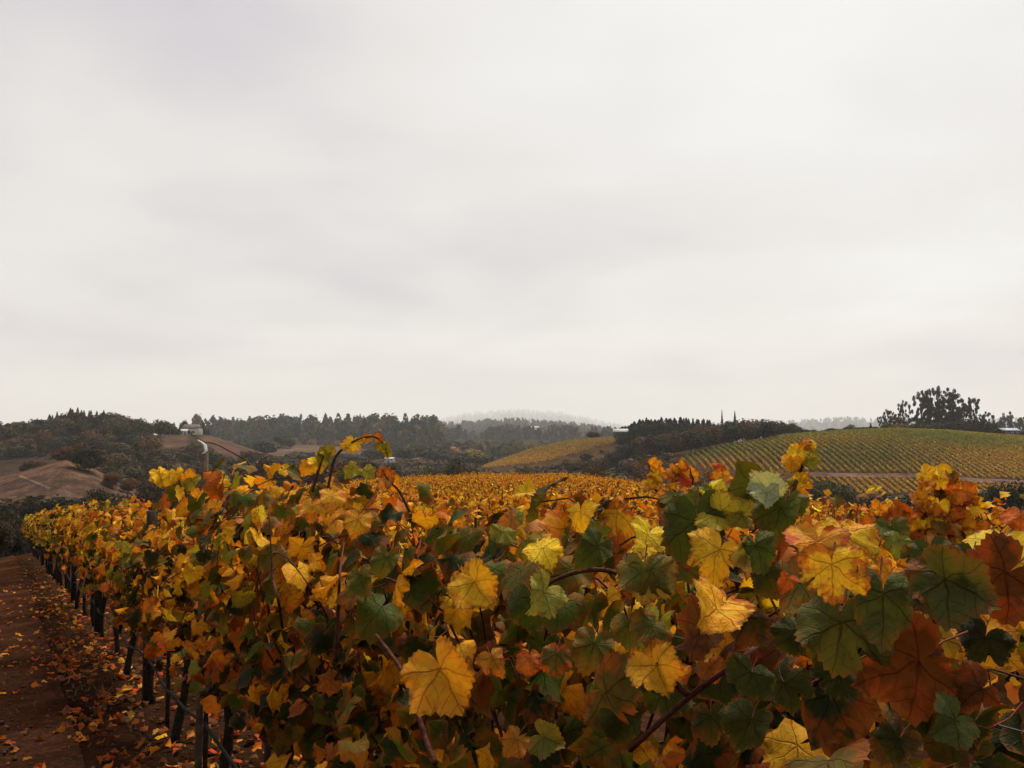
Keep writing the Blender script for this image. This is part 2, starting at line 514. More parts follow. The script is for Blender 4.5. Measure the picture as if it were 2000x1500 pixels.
def build_ground():
    nrng = 430
    rad = 0.35 * np.exp(np.linspace(0, math.log(36000 / 0.35), nrng))
    fr = np.linspace(-37, 37, 300)
    bk = np.linspace(37, 323, 60)[1:-1]
    ang = np.radians(np.concatenate([fr, bk]))
    na = len(ang)
    X = rad[:, None] * np.sin(ang)[None, :]; Y = rad[:, None] * np.cos(ang)[None, :]
    outs = H_all(X, Y)
    Z = np.maximum.reduce(outs)
    which = np.argmax(np.stack(outs), 0)
    # gentle clods close by
    Z = Z + np.where(rad[:, None] < 30, 0.012 * np.sin(X * 7.3 + np.sin(Y * 5.1)) * np.sin(Y * 6.1 + X * 2.2), 0)
    V = np.stack([X, Y, Z], -1).reshape(-1, 3)
    V = np.vstack([V, [[0, 0, hz(0, 0.0)]]])
    c0 = len(V) - 1
    cols = {0: (0.058, 0.028, 0.016), 1: (0.105, 0.070, 0.058), 2: (0.05, 0.037, 0.028), 3: (0.135, 0.094, 0.075), 4: (0.04, 0.04, 0.03),
            5: (0.045, 0.05, 0.045), 6: (0.045, 0.05, 0.045), 7: (0.05, 0.05, 0.045), 8: (0.07, 0.046, 0.026), 9: (0.075, 0.044, 0.02)}
    C = np.zeros((len(V), 3))
    wf = which.ravel()
    for k, c in cols.items():
        C[:-1][wf == k] = c
    zf, yf = V[:-1, 2], V[:-1, 1]
    low = (zf < BASE + 1.0) | ((wf == 0) & (V[:-1, 1] > 68))
    C[:-1][low] = (0.038, 0.029, 0.02)
    pxa = 1000 + F * V[:-1, 0] / np.maximum(yf, 1e-3); pya = 860 - (zf - EYE) / np.maximum(yf, 1e-3) * F
    gz = ((pxa > 318) & (pxa < 368) & (pya < 880) | (pxa > 392) & (pxa < 520) & (pya < 852 + (pxa - 392) * 0.34 + 22)) & (wf == 2)
    C[:-1][gz] = (0.105, 0.070, 0.058)
    C[-1] = cols[0]
    idx = np.arange(nrng * na).reshape(nrng, na)
    a = idx[:-1, :]; b = np.roll(idx, -1, 1)[:-1, :]; c = np.roll(idx, -1, 1)[1:, :]; d = idx[1:, :]
    quads = np.stack([a, d, c, b], -1).reshape(-1, 4)
    qw = which[:-1, :].ravel()
    tris = np.concatenate([quads[:, [0, 1, 2]], quads[:, [0, 2, 3]]]); tw = np.concatenate([qw, qw])
    i0 = idx[0]
    cap = np.stack([np.full(na, c0), i0, np.roll(i0, -1)], -1)
    tris = np.vstack([tris, cap]); tw = np.concatenate([tw, np.zeros(na, int)])
    names = {0: ('ground', 'brown vineyard soil of the near knoll sloping to the valley floor', 'ground'),
             1: ('hill', 'low dry grass knoll behind the left end of the near vine row', 'hill'),
             2: ('hill', 'wooded hill with mauve dry grass patches carrying a house', 'hill'),
             3: ('hill', 'long low rise of dry grass below the distant wood', 'hill'),
             4: ('terrain', 'wooded valley land beyond the dry grass rise', 'terrain'),
             5: ('hill', 'hazy wooded slope in front of the cloud capped hill', 'hill'),
             6: ('hill', 'broad distant hill whose top fades into low cloud', 'hill'),
             7: ('hill', 'faint misty ridge behind the tall grove', 'hill'),
             8: ('hill', 'small sloping ground under the tilted yellow vineyard', 'hill'),
             9: ('hill', 'rounded hill under the large striped vineyard', 'hill')}
    for k, (nm, lab, cat) in names.items():
        f = tris[tw == k]
        if not len(f): continue
        u, inv = np.unique(f, return_inverse=True)
        me = mesh_np(nm, V[u], inv.reshape(-1, 3), [M_GROUND], col=C[u], smooth=True)
        o = new_obj(nm, me)
        tag(o, lab, cat, None, 'structure')


build_ground()

# ------------------------------------------------------------------ near row frame
P0 = Vector((1.15, 0.0, 0.0))
D = Vector((-0.57, 1.0, 0.0)).normalized()        # along the rows, away from the camera
N = Vector((D.y * -1.0, D.x, 0.0)); N = Vector((-abs(N.x), -abs(D.x), 0)).normalized()   # across, toward the camera side
UP = Vector((0, 0, 1))


def row_pt(s, across=0.0, k=0, h=0.0):
    p = P0 + D * s + N * (across - 2.1 * k)
    return Vector((p.x, p.y, hz(p.x, p.y) + h))


def build_path():
    ss = np.linspace(-3, 52, 160); aa = np.linspace(0.55, 2.6, 30)
    V = []; C = []
    for s in ss:
        for a in aa:
            p = P0 + D * s + N * a
            V.append((p.x, p.y, hz(p.x, p.y) + 0.034 - 0.018 * math.exp(-((a - 1.0) / 0.2) ** 2) - 0.018 * math.exp(-((a - 2.1) / 0.2) ** 2) + 0.01 * math.sin(s * 5 + a * 3) * math.sin(a * 7)))
            w = 1 - 0.22 * math.exp(-((a - 1.0) / 0.22) ** 2) - 0.22 * math.exp(-((a - 2.1) / 0.22) ** 2)
            C.append((0.080 * w, 0.037 * w, 0.022 * w))
    m = len(aa); f = []
    for i in range(len(ss) - 1):
        for j in range(m - 1):
            f.append((i * m + j, i * m + j + 1, (i + 1) * m + j + 1, (i + 1) * m + j))
    me = mesh_np('path', V, f, [M_GROUND], col=np.array(C), smooth=True)
    tag(new_obj('path', me), 'dark earth track strewn with fallen leaves beside the near vines', 'path', None, 'structure')


build_path()


def build_road():
    V = []; f = []
    n = 0
    for px in np.linspace(1560, 2150, 120):
        cy = np.interp(px, [1560, 1660, 1800, 1900, 2000, 2150], [927, 929, 930, 939, 943, 950])
        # find the depth on the hill face where the ground is seen at row cy
        Ys = np.linspace(300, 418, 200); xs = (px - 1000) / F * Ys
        pyv = py_of(H(xs, Ys), Ys)
        for off in (-4.0, 4.0):
            Yk = float(np.interp(-(cy - off), -pyv, Ys))
            x = (px - 1000) / F * Yk
            V.append((x, Yk, hz(x, Yk) + 0.25))
        if n: f.append((2 * n - 2, 2 * n, 2 * n + 1, 2 * n - 1))
        n += 1
    col = np.tile((0.15, 0.1, 0.085), (len(V), 1))
    tag(new_obj('road', mesh_np('road', V, f, [M_GROUND], col=col)), 'pale bare earth road across the foot of the striped vineyard hill', 'road', None, 'structure')
    return


build_road()


# track up the dry knoll
def build_track():
    pts = [(42, 929), (60, 936), (80, 945), (100, 953)]
    V = []; f = []; n = 0
    for px, cy in [(42 + 60 * t, 929 + 25 * t) for t in np.linspace(0, 1, 40)]:
        for o in (-1.3, 1.3):
            p = px + o * 1.6
            Ys = np.linspace(178, 249, 200); pyv = py_of(H((p - 1000) / F * Ys, Ys), Ys)
            Yk = float(np.interp(-(cy - o), -pyv, Ys)); x = (p - 1000) / F * Yk
            V.append((x, Yk, hz(x, Yk) + 0.12))
        if n: f.append((2 * n - 2, 2 * n, 2 * n + 1, 2 * n - 1))
        n += 1
    col = np.tile((0.2, 0.15, 0.12), (len(V), 1))
    tag(new_obj('path', mesh_np('path', V, f, [M_GROUND], col=col)), 'pale worn track climbing the dry grass knoll', 'path', None, 'structure')


build_track()


# ------------------------------------------------------------------ tree crowns
def rhombs(c, nrm, size, asp=1.4):
    """many small leaf-clump faces: centres c (n,3), normals (n,3), sizes (n,) -> verts, tris"""
    n = len(c)
    nrm = nrm / (np.linalg.norm(nrm, axis=1)[:, None] + 1e-9)
    ref = nr.normal(size=(n, 3))
    a = np.cross(nrm, ref); a /= np.linalg.norm(a, axis=1)[:, None] + 1e-9
    b = np.cross(nrm, a)
    s = size[:, None]
    j = lambda: nr.uniform(0.6, 1.25, (n, 1))
    V = np.stack([c + a * s * asp * j() * 0.5, c + b * s * j() * 0.5 + nrm * s * 0.15, c - a * s * asp * j() * 0.5, c - b * s * j() * 0.5 + nrm * s * 0.15], 1).reshape(-1, 3)
    i = np.arange(n)[:, None] * 4
    T = np.concatenate([i + np.array([[0, 1, 2]]), i + np.array([[0, 2, 3]])])
    return V, T


def sphere_pts(n):
    v = nr.normal(size=(n, 3)); return v / np.linalg.norm(v, axis=1)[:, None]


def clump_cols(n, var=0.3):
    g = nr.uniform(1 - var, 1 + var, (n, 1))
    h = nr.normal(0, 0.06, (n, 3))
    return np.repeat(np.clip(g + h, 0.3, 2), 4, 0)


def crown_round(n, size, lobes=16, zlo=0.18, flat=1.0, spread=0.33, lr=(0.2, 0.34)):
    """unit crown: height 1, width about 1 (diameter), standing on z=0"""
    per = n // lobes; cs, ns = [], []
    for k in range(lobes):
        d = sphere_pts(1)[0]
        lc = np.array([0, 0, (1 + zlo) / 2]) + d * np.array([spread, spread, (1 - zlo) * 0.30]) * nr.uniform(0.55, 1.0)
        rad = nr.uniform(*lr) * np.array([1, 1, 0.85 * flat])
        dd = sphere_pts(per); q = dd * (nr.uniform(0.25, 1, (per, 1)) ** 0.4)
        p = lc + q * rad
        cs.append(p); ns.append(dd + nr.normal(0, 0.5, (per, 3)) + np.array([0, 0, 0.3]))
    c = np.vstack(cs); nn = np.vstack(ns)
    keep = c[:, 2] > 0.02
    c, nn = c[keep], nn[keep]
    zt = c[:, 2].max(); c[:, 2] *= 1.0 / zt
    V, T = rhombs(c, nn, nr.uniform(0.7, 1.35, len(c)) * size)
    return V, T, clump_cols(len(c))


def crown_cone(n, size, slim=1.0):
    t = nr.uniform(0, 1, n) ** 0.75
    tier = np.round(t * 13) / 13
    t = 0.35 * t + 0.65 * tier + nr.normal(0, 0.008, n)
    z = 0.06 + 0.94 * np.clip(t, 0, 1)
    ph = nr.uniform(0, 2 * math.pi, n)
    lop = 1 + 0.22 * np.sin(ph * 2 + 5 * nr.uniform()) + 0.15 * np.sin(ph * 5 + z * 21)
    rr = 0.5 * slim * (1.02 - z) ** 0.85 * nr.uniform(0.25, 1.0, n) ** 0.45 * lop
    c = np.stack([rr * np.cos(ph), rr * np.sin(ph), z - rr * 0.18], 1)
    nn = np.stack([np.cos(ph) * 0.5, np.sin(ph) * 0.5, np.full(n, 0.9)], 1) + nr.normal(0, 0.45, (n, 3))
    V, T = rhombs(c, nn, nr.uniform(0.6, 1.2, n) * size, 1.6)
    return V, T, clump_cols(n, 0.25)


def crown_gum(n, size):
    """tall open gum tree: separate tufts on upswept limbs"""
    cs, ns = [], []
    lobes = 64; per = n // lobes
    cent = []
    for k in range(lobes):
        z = nr.uniform(0.28, 0.95) if k > 5 else nr.uniform(0.8, 0.98)
        rr = (0.10 + 0.30 * math.sin(min(1, (z - 0.2) / 0.75) * math.pi * 0.80)) * nr.uniform(0.3, 1.15)
        a = nr.uniform(0, 2 * math.pi)
        lc = np.array([rr * math.cos(a), rr * math.sin(a), z]); cent.append(lc)
        rad = nr.uniform(0.035, 0.085) * np.array([1.15, 1.15, 0.62])
        dd = sphere_pts(per); p = lc + dd * nr.uniform(0.2, 1, (per, 1)) ** 0.5 * rad
        cs.append(p); ns.append(dd + np.array([0, 0, 0.5]) + nr.normal(0, 0.4, (per, 3)))
    c = np.vstack(cs); nn = np.vstack(ns)
    V, T = rhombs(c, nn, nr.uniform(0.7, 1.3, len(c)) * size)
    return V, T, clump_cols(len(c)), cent


def trunk_mesh(name, top, limbs, r=0.028, cent=None):
    mb = MB()
    z = np.linspace(-0.03, top, 6)
    bend = nr.normal(0, 0.012, (6, 2)).cumsum(0)
    pts = np.stack([bend[:, 0], bend[:, 1], z], 1)
    mb.tube(pts, np.linspace(r, r * 0.35, 6), 6)
    for k in range(limbs):
        i = rng.randint(2, 4); p = pts[i]
        if cent:
            q = cent[k % len(cent)]
        else:
            a = rng.uniform(0, 6.28); q = p + np.array([math.cos(a) * 0.26, math.sin(a) * 0.26, rng.uniform(0.15, 0.35)])
        mid = (p + q) / 2 + np.array([0, 0, -0.03])
        mb.tube([p, mid, q], [r * 0.5, r * 0.35, r * 0.12], 5)
    return mb.mesh(name, [M_TRUNK], True)


KINDS = {}


def make_kind(key, fn, nvar, trunk_args):
    L = []
    for i in range(nvar):
        res = fn()
        cm = mesh_np('crown', res[0], res[1], [M_TREE], col=res[2])
        tm = trunk_mesh('trunk', *trunk_args, cent=res[3] if len(res) > 3 else None)
        L.append((cm, tm))
    KINDS[key] = L


make_kind('oak', lambda: crown_round(1900, 0.075, 20, 0.02, 1.0, 0.34, (0.17, 0.3)), 5, (0.62, 5, 0.03))
make_kind('bush', lambda: crown_round(1500, 0.085, 13, 0.0, 1.0, 0.32, (0.22, 0.36)), 5, (0.5, 4, 0.02))
make_kind('bush_fine', lambda: crown_round(6500, 0.042, 26, 0.0, 1.0, 0.34, (0.15, 0.28)), 4, (0.5, 5, 0.02))
make_kind('conifer', lambda: crown_cone(1500, 0.07, 1.25), 5, (0.9, 0, 0.02))
make_kind('gum', lambda: crown_gum(3900, 0.036), 5, (0.75, 22, 0.02))

TREE_N = 0


def tree(key, p, h, w, col, name, label, cat='tree', group=None, sink=0.0):
    global TREE_N
    cm, tm = KINDS[key][TREE_N % len(KINDS[key])]
    TREE_N += 1
    e = empty(name, (p.x, p.y, p.z - sink), rng.uniform(0, 6.28))
    tag(e, label, cat, group)
    sc = (w, w, h)
    c = new_obj('crown', cm, e); c.scale = sc
    v = rng.uniform(0.8, 1.2)
    c.color = (col[0] * v * rng.uniform(0.9, 1.1), col[1] * v, col[2] * v * rng.uniform(0.9, 1.1), 1)
    t = new_obj('trunk', tm, e); t.scale = sc
    return e


DARK = (0.031, 0.027, 0.015); OLIVE = (0.058, 0.050, 0.021); RUST = (0.105, 0.048, 0.020); BROWN = (0.065, 0.042, 0.024)
GOLD = (0.24, 0.14, 0.035); DKGREEN = (0.023, 0.028, 0.018); GREY = (0.050, 0.046, 0.038)


def pxh(h_px, Y): return h_px / F * Y


# --- wooded hill on the left
def ridge_top(px): return float(np.interp(px, [0, 60, 100, 140, 170, 200, 230, 270, 300], [838, 830, 818, 806, 800, 808, 812, 818, 838]))


for i in range(36):                       # ridge line conifers
    px = -55 + i * 7.6 + rng.uniform(-3, 3); Y = rng.uniform(570, 640)
    if px > 222: break
    g = gpt(px, Y)
    h = max(5.0, pxh(py_of(g.z, Y) - ridge_top(px) - rng.uniform(-10, 5), Y))
    tree('conifer', g, h, h * rng.uniform(0.36, 0.5), DKGREEN, 'conifer_tree', 'dark pointed conifer along the crest of the wooded hill', 'conifer', 'conifers on the crest of the wooded hill')
for i in range(70):                        # upper slope, dark
    px = rng.uniform(-60, 290); Y = rng.uniform(470, 590)
    g = gpt(px, Y)
    con = rng.random() < 0.45 and px < 215
    h = pxh(rng.uniform(20, 34), Y)
    if con:
        tree('conifer', g, h * 1.15, h * 0.6, DKGREEN, 'conifer_tree', 'dark conifer among oaks on the upper slope of the wooded hill', 'conifer', 'conifers on the upper slope')
    else:
        tree('oak', g, h, h * rng.uniform(1.0, 1.4), rng.choice([DARK, DARK, BROWN, OLIVE]), 'oak_tree', 'rounded dark oak in the wood covering the hill flank', 'tree', 'oaks on the wooded hill')
for px, top, w, c in ((238, 812, 46, BROWN), (262, 817, 44, BROWN), (225, 822, 40, DARK), (310, 828, 34, RUST), (330, 830, 40, BROWN), (345, 838, 22, DARK)):
    Y = 585; g = gpt(px, Y); h = pxh(py_of(g.z, Y) - top, Y)
    tree('oak', g, max(h, 5), pxh(w, Y), c, 'oak_tree', 'reddish brown oak on the hill crest between conifers and house', 'tree', 'brown oaks on the crest by the house')


def in_grass(px, py):
    if 318 < px < 368 and 840 < py < 880: return True
    if 392 < px < 500 and 838 < py < 888 and py < 852 + (px - 392) * 0.34 + 18: return True
    if -20 < px < 160 and 893 < py < 962: return True
    return False


cnt = 0
for i in range(600):                       # middle and lower slope, oaks and rusty brush
    if cnt > 150: break
    px = rng.uniform(-60, 520); Y = rng.uniform(285, 560) if px < 330 else rng.uniform(300, 520)
    g = gpt(px, Y); b = py_of(g.z, Y); hp = rng.uniform(24, 46) * (400 / Y) ** 0.5
    if in_grass(px, b - hp * 0.7) or in_grass(px, b - hp * 0.3) or in_grass(px - 16, b - hp * .5) or in_grass(px + 16, b - hp * .5): continue
    cnt += 1
    h = pxh(hp, Y)
    c = rng.choice([DARK, BROWN, OLIVE, BROWN, RUST, DARK, OLIVE])
    tree('bush' if rng.random() < .4 else 'oak', g, h, h * rng.uniform(1.0, 1.5), c, 'oak_tree', 'brown or olive oak on the lower slope above the valley', 'tree', 'oaks on the lower slope')
# big ones beside the dry knoll
for px, Y, hp, wp, c, lab in ((178, 236, 56, 66, DARK, 'broad dark oak at the right shoulder of the dry grass knoll'),
                              (135, 262, 34, 60, RUST, 'golden brown low oak behind the top of the dry knoll'),
                              (160, 258, 46, 60, RUST, 'rust coloured oak behind the broad dark oak on the knoll'),
                              (222, 228, 34, 40, RUST, 'small rust coloured tree just right of the broad dark oak'),
                              (254, 232, 32, 36, RUST, 'orange brown bush right of the dry knoll'),
                              (70, 270, 30, 60, BROWN, 'brown oak just behind the crest of the dry knoll')):
    g = gpt(px, Y)
    tree('bush_fine', g, pxh(hp, Y), pxh(wp, Y), c, 'oak_tree', lab, 'tree', None, 0.3)
# dark trees at the foot of the near knoll, left
for px, top, wp, Y, c in ((10, 968, 90, 118, DARK), (70, 962, 90, 124, DARK), (130, 958, 90, 116, DARK), (190, 945, 80, 130, DARK), (240, 950, 80, 128, BROWN), (300, 930, 80, 140, BROWN),
                          (350, 925, 80, 150, BROWN), (40, 985, 110, 96, DARK), (110, 985, 100, 92, DARK), (170, 980, 90, 98, DARK), (-30, 975, 100, 110, DARK), (410, 915, 90, 150, BROWN), (470, 912, 90, 156, BROWN), (250, 975, 80, 104, DARK), (320, 958, 80, 112, DARK)):
    g = gpt(px, Y); h = pxh(py_of(g.z, Y) - top, Y)
    tree('bush_fine', g, max(h, 4), pxh(wp, Y), c, 'oak_tree', 'very dark leafy oak in the hollow behind the end of the near row', 'tree', 'dark oaks in the hollow below the near row', 0.5)
# middle valley brush behind the yellow field
for i in range(46):
    px = rng.uniform(500, 1340); Y = rng.uniform(180, 330)
    g = gpt(px, Y)
    lim = np.interp(px, [500, 700, 900, 960, 1060, 1140, 1200, 1340], [896, 898, 900, 912, 912, 905, 895, 890])
    top = lim + rng.uniform(-4, 22)
    h = pxh(py_of(g.z, Y) - top, Y)
    if h < 3: continue
    tree('bush_fine' if Y < 230 else 'bush', g, h, rng.uniform(5.5, 9), rng.choice([DARK, BROWN, BROWN, OLIVE, RUST]), 'oak_tree', 'brown valley tree just beyond the far edge of the golden field', 'tree', 'valley trees beyond the golden field')
for px, Y, hp, wp, c in ((550, 800, 24, 34, DARK), (568, 790, 18, 26, DARK), (520, 660, 26, 60, DARK), (470, 700, 20, 44, DARK), (600, 640, 20, 80, BROWN), (680, 640, 22, 80, DARK), (740, 700, 26, 70, DARK), (790, 720, 24, 60, DARK), (850, 700, 26, 70, DARK), (900, 640, 26, 60, BROWN), (935, 600, 24, 60, OLIVE), (640, 560, 20, 80, BROWN), (720, 520, 20, 80, BROWN), (820, 520, 22, 90, BROWN), (880, 460, 20, 90, DARK), (770, 440, 20, 90, DARK), (560, 480, 16, 70, BROWN), (660, 430, 18, 80, DARK),
                         (500, 420, 16, 60, BROWN), (860, 800, 30, 50, DARK), (820, 830, 24, 40, OLIVE), (925, 760, 24, 40, GOLD), (940, 660, 20, 26, GOLD), (880, 880, 22, 40, GOLD)):
    g = gpt(px, Y)
    tree('bush', g, pxh(hp, Y), pxh(wp, Y), c, 'oak_tree', 'dark spreading oak between the dry grass rise and the valley', 'tree', 'oaks around the dry grass rise')
for px, top, wp, Y in ((575, 855, 22, 1000), (610, 856, 24, 1010), (660, 860, 24, 1000), (570, 858, 16, 980), (940, 858, 28, 1000), (1010, 862, 26, 800), (1040, 862, 30, 800), (1060, 866, 24, 790), (1085, 866, 26, 780), (990, 868, 22, 800)):
    g = gpt(px, Y); h = max(8.0, pxh(py_of(g.z, Y) - top, Y))
    tree('oak', g, h, pxh(wp, Y), (0.16, 0.11, 0.035), 'maple_tree', 'pale golden autumn tree at the edge of the distant wood', 'tree', 'golden trees at the edge of the distant wood')
# tree belt left of the striped hill: conifers behind, oaks in front
for i in range(34):
    px = 1207 + i * 5.4 + rng.uniform(-3, 3); Y = rng.uniform(500, 540)
    g = gpt(px, Y)
    top = np.interp(px, [1200, 1215, 1240, 1270, 1300, 1340, 1400], [846, 834, 824, 818, 818, 820, 824]) + rng.uniform(-3, 4)
    h = max(6, pxh(py_of(g.z, Y) - top, Y))
    tree('conifer', g, h, pxh(rng.uniform(26, 36), Y), DKGREEN, 'conifer_tree', 'dark conifer in the close plantation behind the belt of oaks', 'conifer', 'conifer plantation by the striped hill')
for i in range(15):
    px = 1222 + i * 12 + rng.uniform(-3, 3); Y = rng.uniform(470, 495); g = gpt(px, Y)
    top = np.interp(px, [1200, 1215, 1240, 1270, 1300, 1340, 1400], [852, 842, 832, 826, 825, 825, 826]) + rng.uniform(-2, 3)
    tree('oak', g, max(5, pxh(py_of(g.z, Y) - top, Y)), pxh(rng.uniform(26, 38), Y), DKGREEN, 'oak_tree', 'dark evergreen oak filling the plantation edge behind the belt', 'tree', 'evergreen oaks at the plantation edge', .4)
for px, top in ((1410, 803), (1435, 804)):
    Y = 455; g = gpt(px, Y)
    tree('conifer', g, pxh(py_of(g.z, Y) - top, Y), pxh(11, Y), DKGREEN, 'conifer_tree', 'thin spire conifer rising above the oak belt, %s of a pair' % ('left' if px < 1420 else 'right'), 'conifer', 'pair of spire conifers')
belt = [(1225, 862, 26, DARK), (1240, 856, 30, RUST), (1255, 850, 34, (0.13, 0.075, 0.03)), (1275, 850, 40, BROWN), (1300, 843, 44, BROWN), (1320, 846, 40, DARK), (1345, 834, 48, OLIVE), (1370, 826, 50, BROWN), (1400, 822, 50, OLIVE),
        (1425, 818, 48, DARK), (1450, 814, 50, OLIVE), (1470, 816, 44, DARK), (1497, 816, 42, DARK), (1520, 820, 42, DARK), (1545, 826, 36, OLIVE), (1556, 836, 26, DARK)]
for px, top, wp, c in belt:
    Y = 428; g = gpt(px, Y); h = pxh(py_of(g.z, Y) - top + 5, Y)
    tree('oak', g, h, pxh(wp, Y), c, 'oak_tree', 'full dark oak in the belt along the upper edge of the striped hill', 'tree', 'oak belt along the striped hill', 0.16 * h)
for px, base, hp, wp, c in ((1250, 895, 44, 44, BROWN), (1280, 893, 44, 50, DARK), (1315, 890, 48, 56, BROWN), (1350, 886, 46, 54, DARK), (1385, 876, 44, 56, BROWN), (1425, 868, 40, 50, DARK), (1465, 862, 38, 46, BROWN), (1500, 858, 36, 44, DARK), (1225, 902, 40, 40, DARK), (1200, 905, 40, 44, DARK), (1210, 890, 36, 40, BROWN), (1180, 900, 30, 40, BROWN), (1160, 905, 26, 40, BROWN), (1140, 912, 24, 40, BROWN), (1165, 893, 14, 26, BROWN), (1120, 915, 22, 40, BROWN)):
    Ys = np.linspace(330, 425, 120); pyv = py_of(H((px - 1000) / F * Ys, Ys), Ys)
    Y = float(np.interp(-base, -pyv, Ys)); g = gpt(px, Y)
    tree('oak', g, pxh(hp, Y), pxh(wp, Y), c, 'oak_tree', 'brownish oak in the front of the belt facing the golden field', 'tree', 'front oaks of the belt')
# crest of the small slope and of the striped hill
for px, top, wp, Y, c, lab, key in ((1158, 843, 30, 545, DARK, 'lone round dark tree on the crest of the tilted yellow vineyard', 'oak'),
                               (1700, 826, 12, 455, DARK, 'small dark cone shaped tree on the skyline of the striped hill', 'conifer'),
                               (1660, 829, 30, 470, (0.13, 0.11, 0.05), 'olive yellow round bush on the skyline of the striped hill', 'bush'),
                               (1755, 835, 36, 425, (0.15, 0.085, 0.03), 'low orange bush at the very top of the striped hill', 'bush')):
    g = gpt(px, Y); h = pxh(py_of(g.z, Y) - top, Y)
    tree(key, g, max(h, 3), pxh(wp, Y), c, 'conifer_tree' if key == 'conifer' else 'round_tree', lab)
for i in range(16):
    px = 1565 + i * 10 + rng.uniform(-3, 3); Y = rng.uniform(455, 480); g = gpt(px, Y)
    tree('bush', g, max(1.5, pxh(py_of(g.z, Y) - np.interp(px, [1560, 1620, 1720], [842, 838, 833]) + rng.uniform(-2, 3), Y)), pxh(22, Y), DARK, 'shrub', 'low dark shrub in the hedge behind the crest of the striped hill', 'shrub', 'hedge shrubs behind the crest')
# gum grove
for px, top, wp, c in ((1722, 812, 26, GREY), (1737, 800, 30, GREY), (1752, 806, 34, GREY), (1765, 783, 34, GREY), (1797, 759, 50, GREY), (1812, 775, 40, GREY), (1831, 756, 46, GREY), (1845, 775, 44, GREY), (1866, 758, 50, GREY), (1880, 785, 40, GREY), (1902, 776, 42, GREY), (1855, 790, 50, DARK), (1822, 798, 50, DARK), (1925, 805, 40, GREY)):
    Y = rng.uniform(470, 500); g = gpt(px, Y); h = pxh(py_of(g.z, Y) - top, Y)
    tree('gum', g, h, pxh(wp, Y) * 0.9, c, 'gum_tree', 'tall dark gum tree with tufted crown in the skyline grove', 'tree', 'tall gum grove on the skyline')
for px, top, wp, c in ((1735, 822, 40, DARK), (1765, 820, 34, DARK), (1790, 822, 36, OLIVE), (1815, 826, 40, DARK), (1840, 820, 44, DARK), (1865, 818, 44, DARK), (1890, 812, 44, DARK), (1915, 810, 44, DARK), (1940, 822, 36, DARK), (1955, 834, 40, DARK), (1790, 838, 24, OLIVE), (1830, 840, 24, OLIVE), (1870, 842, 30, BROWN), (1905, 836, 20, BROWN), (1935, 842, 28, (0.1, 0.08, 0.03)), (1990, 838, 22, DARK), (1982, 834, 16, GOLD), (1850, 846, 40, DARK), (1890, 846, 40, DARK)):
    Y = rng.uniform(446, 468); g = gpt(px, Y); h = max(2.5, pxh(py_of(g.z, Y) - top, Y))
    tree('oak', g, h, pxh(wp, Y) * 1.1, c, 'oak_tree', 'dark understory tree at the foot of the tall gum grove', 'tree', 'understory of the gum grove', 0.12 * h)
for px, top, wp in ((1962, 805, 30), (1985, 815, 34), (2005, 812, 34), (1945, 822, 30), (2030, 812, 34)):
    Y = 780; g = gpt(px, Y); h = pxh(py_of(g.z, Y) - top, Y)
    tree('gum', g, h, pxh(wp, Y) * 1.2, GREY, 'gum_tree', 'hazy gum tree standing farther off behind the red barn', 'tree', 'hazy gums behind the barn')
# dark bushes in the gully in front of the striped hill
for px, top, wp, Y, c in ((1420, 935, 90, 130, BROWN), (1500, 925, 90, 150, BROWN), (1470, 940, 80, 120, DARK), (1560, 925, 70, 160, BROWN), (1610, 928, 100, 150, OLIVE), (1650, 945, 90, 140, OLIVE), (1690, 962, 90, 130, DARK), (1740, 968, 90, 125, DARK), (1640, 985, 110, 105, DARK),
                          (1790, 955, 90, 130, DARK), (1850, 965, 90, 125, DARK), (1900, 955, 80, 130, DARK), (1950, 935, 90, 135, DARK), (2000, 930, 100, 132, DARK), (1720, 1000, 100, 100, DARK), (1820, 1000, 120, 98, DARK), (1930, 990, 120, 100, DARK), (1560, 975, 100, 110, DARK), (1345, 925, 90, 170, BROWN), (1380, 915, 80, 200, RUST)):
    g = gpt(px, Y); h = max(4, pxh(py_of(g.z, Y) - top, Y))
    tree('bush_fine', g, h, pxh(wp, Y), c, 'oak_tree', 'dark thick tree in the gully below the striped vineyard hill', 'tree', 'gully trees below the striped hill', 0.4)
# left end of the near row
for px, top, wp, Y, c in ((4, 1012, 60, 40, BROWN), (35, 1030, 50, 44, DARK), (-30, 1000, 70, 38, DARK)):
    g = gpt(px, Y); h = max(1.2, pxh(py_of(g.z, Y) - top, Y))
    tree('bush_fine', g, h, pxh(wp, Y), c, 'shrub', 'brown green shrub at the far end of the earth track', 'shrub', 'shrubs at the end of the track')


# ------------------------------------------------------------------ far woods (one mass each)
def wood(name, label, n, pxr, Yr, hr, per, size, cols, cone=0.5, dens=None):
    VV, TT, CC, k = [], [], [], 0
    protos = [crown_cone(per, size * 1.15, 0.95) if rng.random() < cone else crown_round(per, size * 1.5, 7, 0.05) for _ in range(14)]
    for i in range(n):
        px = rng.uniform(*pxr); Y = rng.uniform(*Yr)
        if dens and rng.random() > dens(px, Y): continue
        g = gpt(px, Y)
        if g.z < BASE + 0.3 and Y > 1500: continue
        V, T, C = protos[rng.randrange(14)][:3]
        isc = rng.random()
        h = rng.uniform(*hr); w = h * rng.uniform(0.5, 0.9)
        a = rng.uniform(0, 6.28); ca, sa = math.cos(a), math.sin(a)
        v = np.stack([g.x + w * (V[:, 0] * ca - V[:, 1] * sa), g.y + w * (V[:, 0] * sa + V[:, 1] * ca), g.z - 0.5 + h * V[:, 2]], 1)
        VV.append(v); TT.append(T + k); k += len(v)
        c = np.array(rng.choice(cols)) * rng.uniform(0.75, 1.25)
        CC.append(C * c)
    me = mesh_np(name, np.vstack(VV), np.vstack(TT), [M_TREE], col=np.vstack(CC))
    tag(new_obj(name, me), label, 'wood', None, 'stuff')


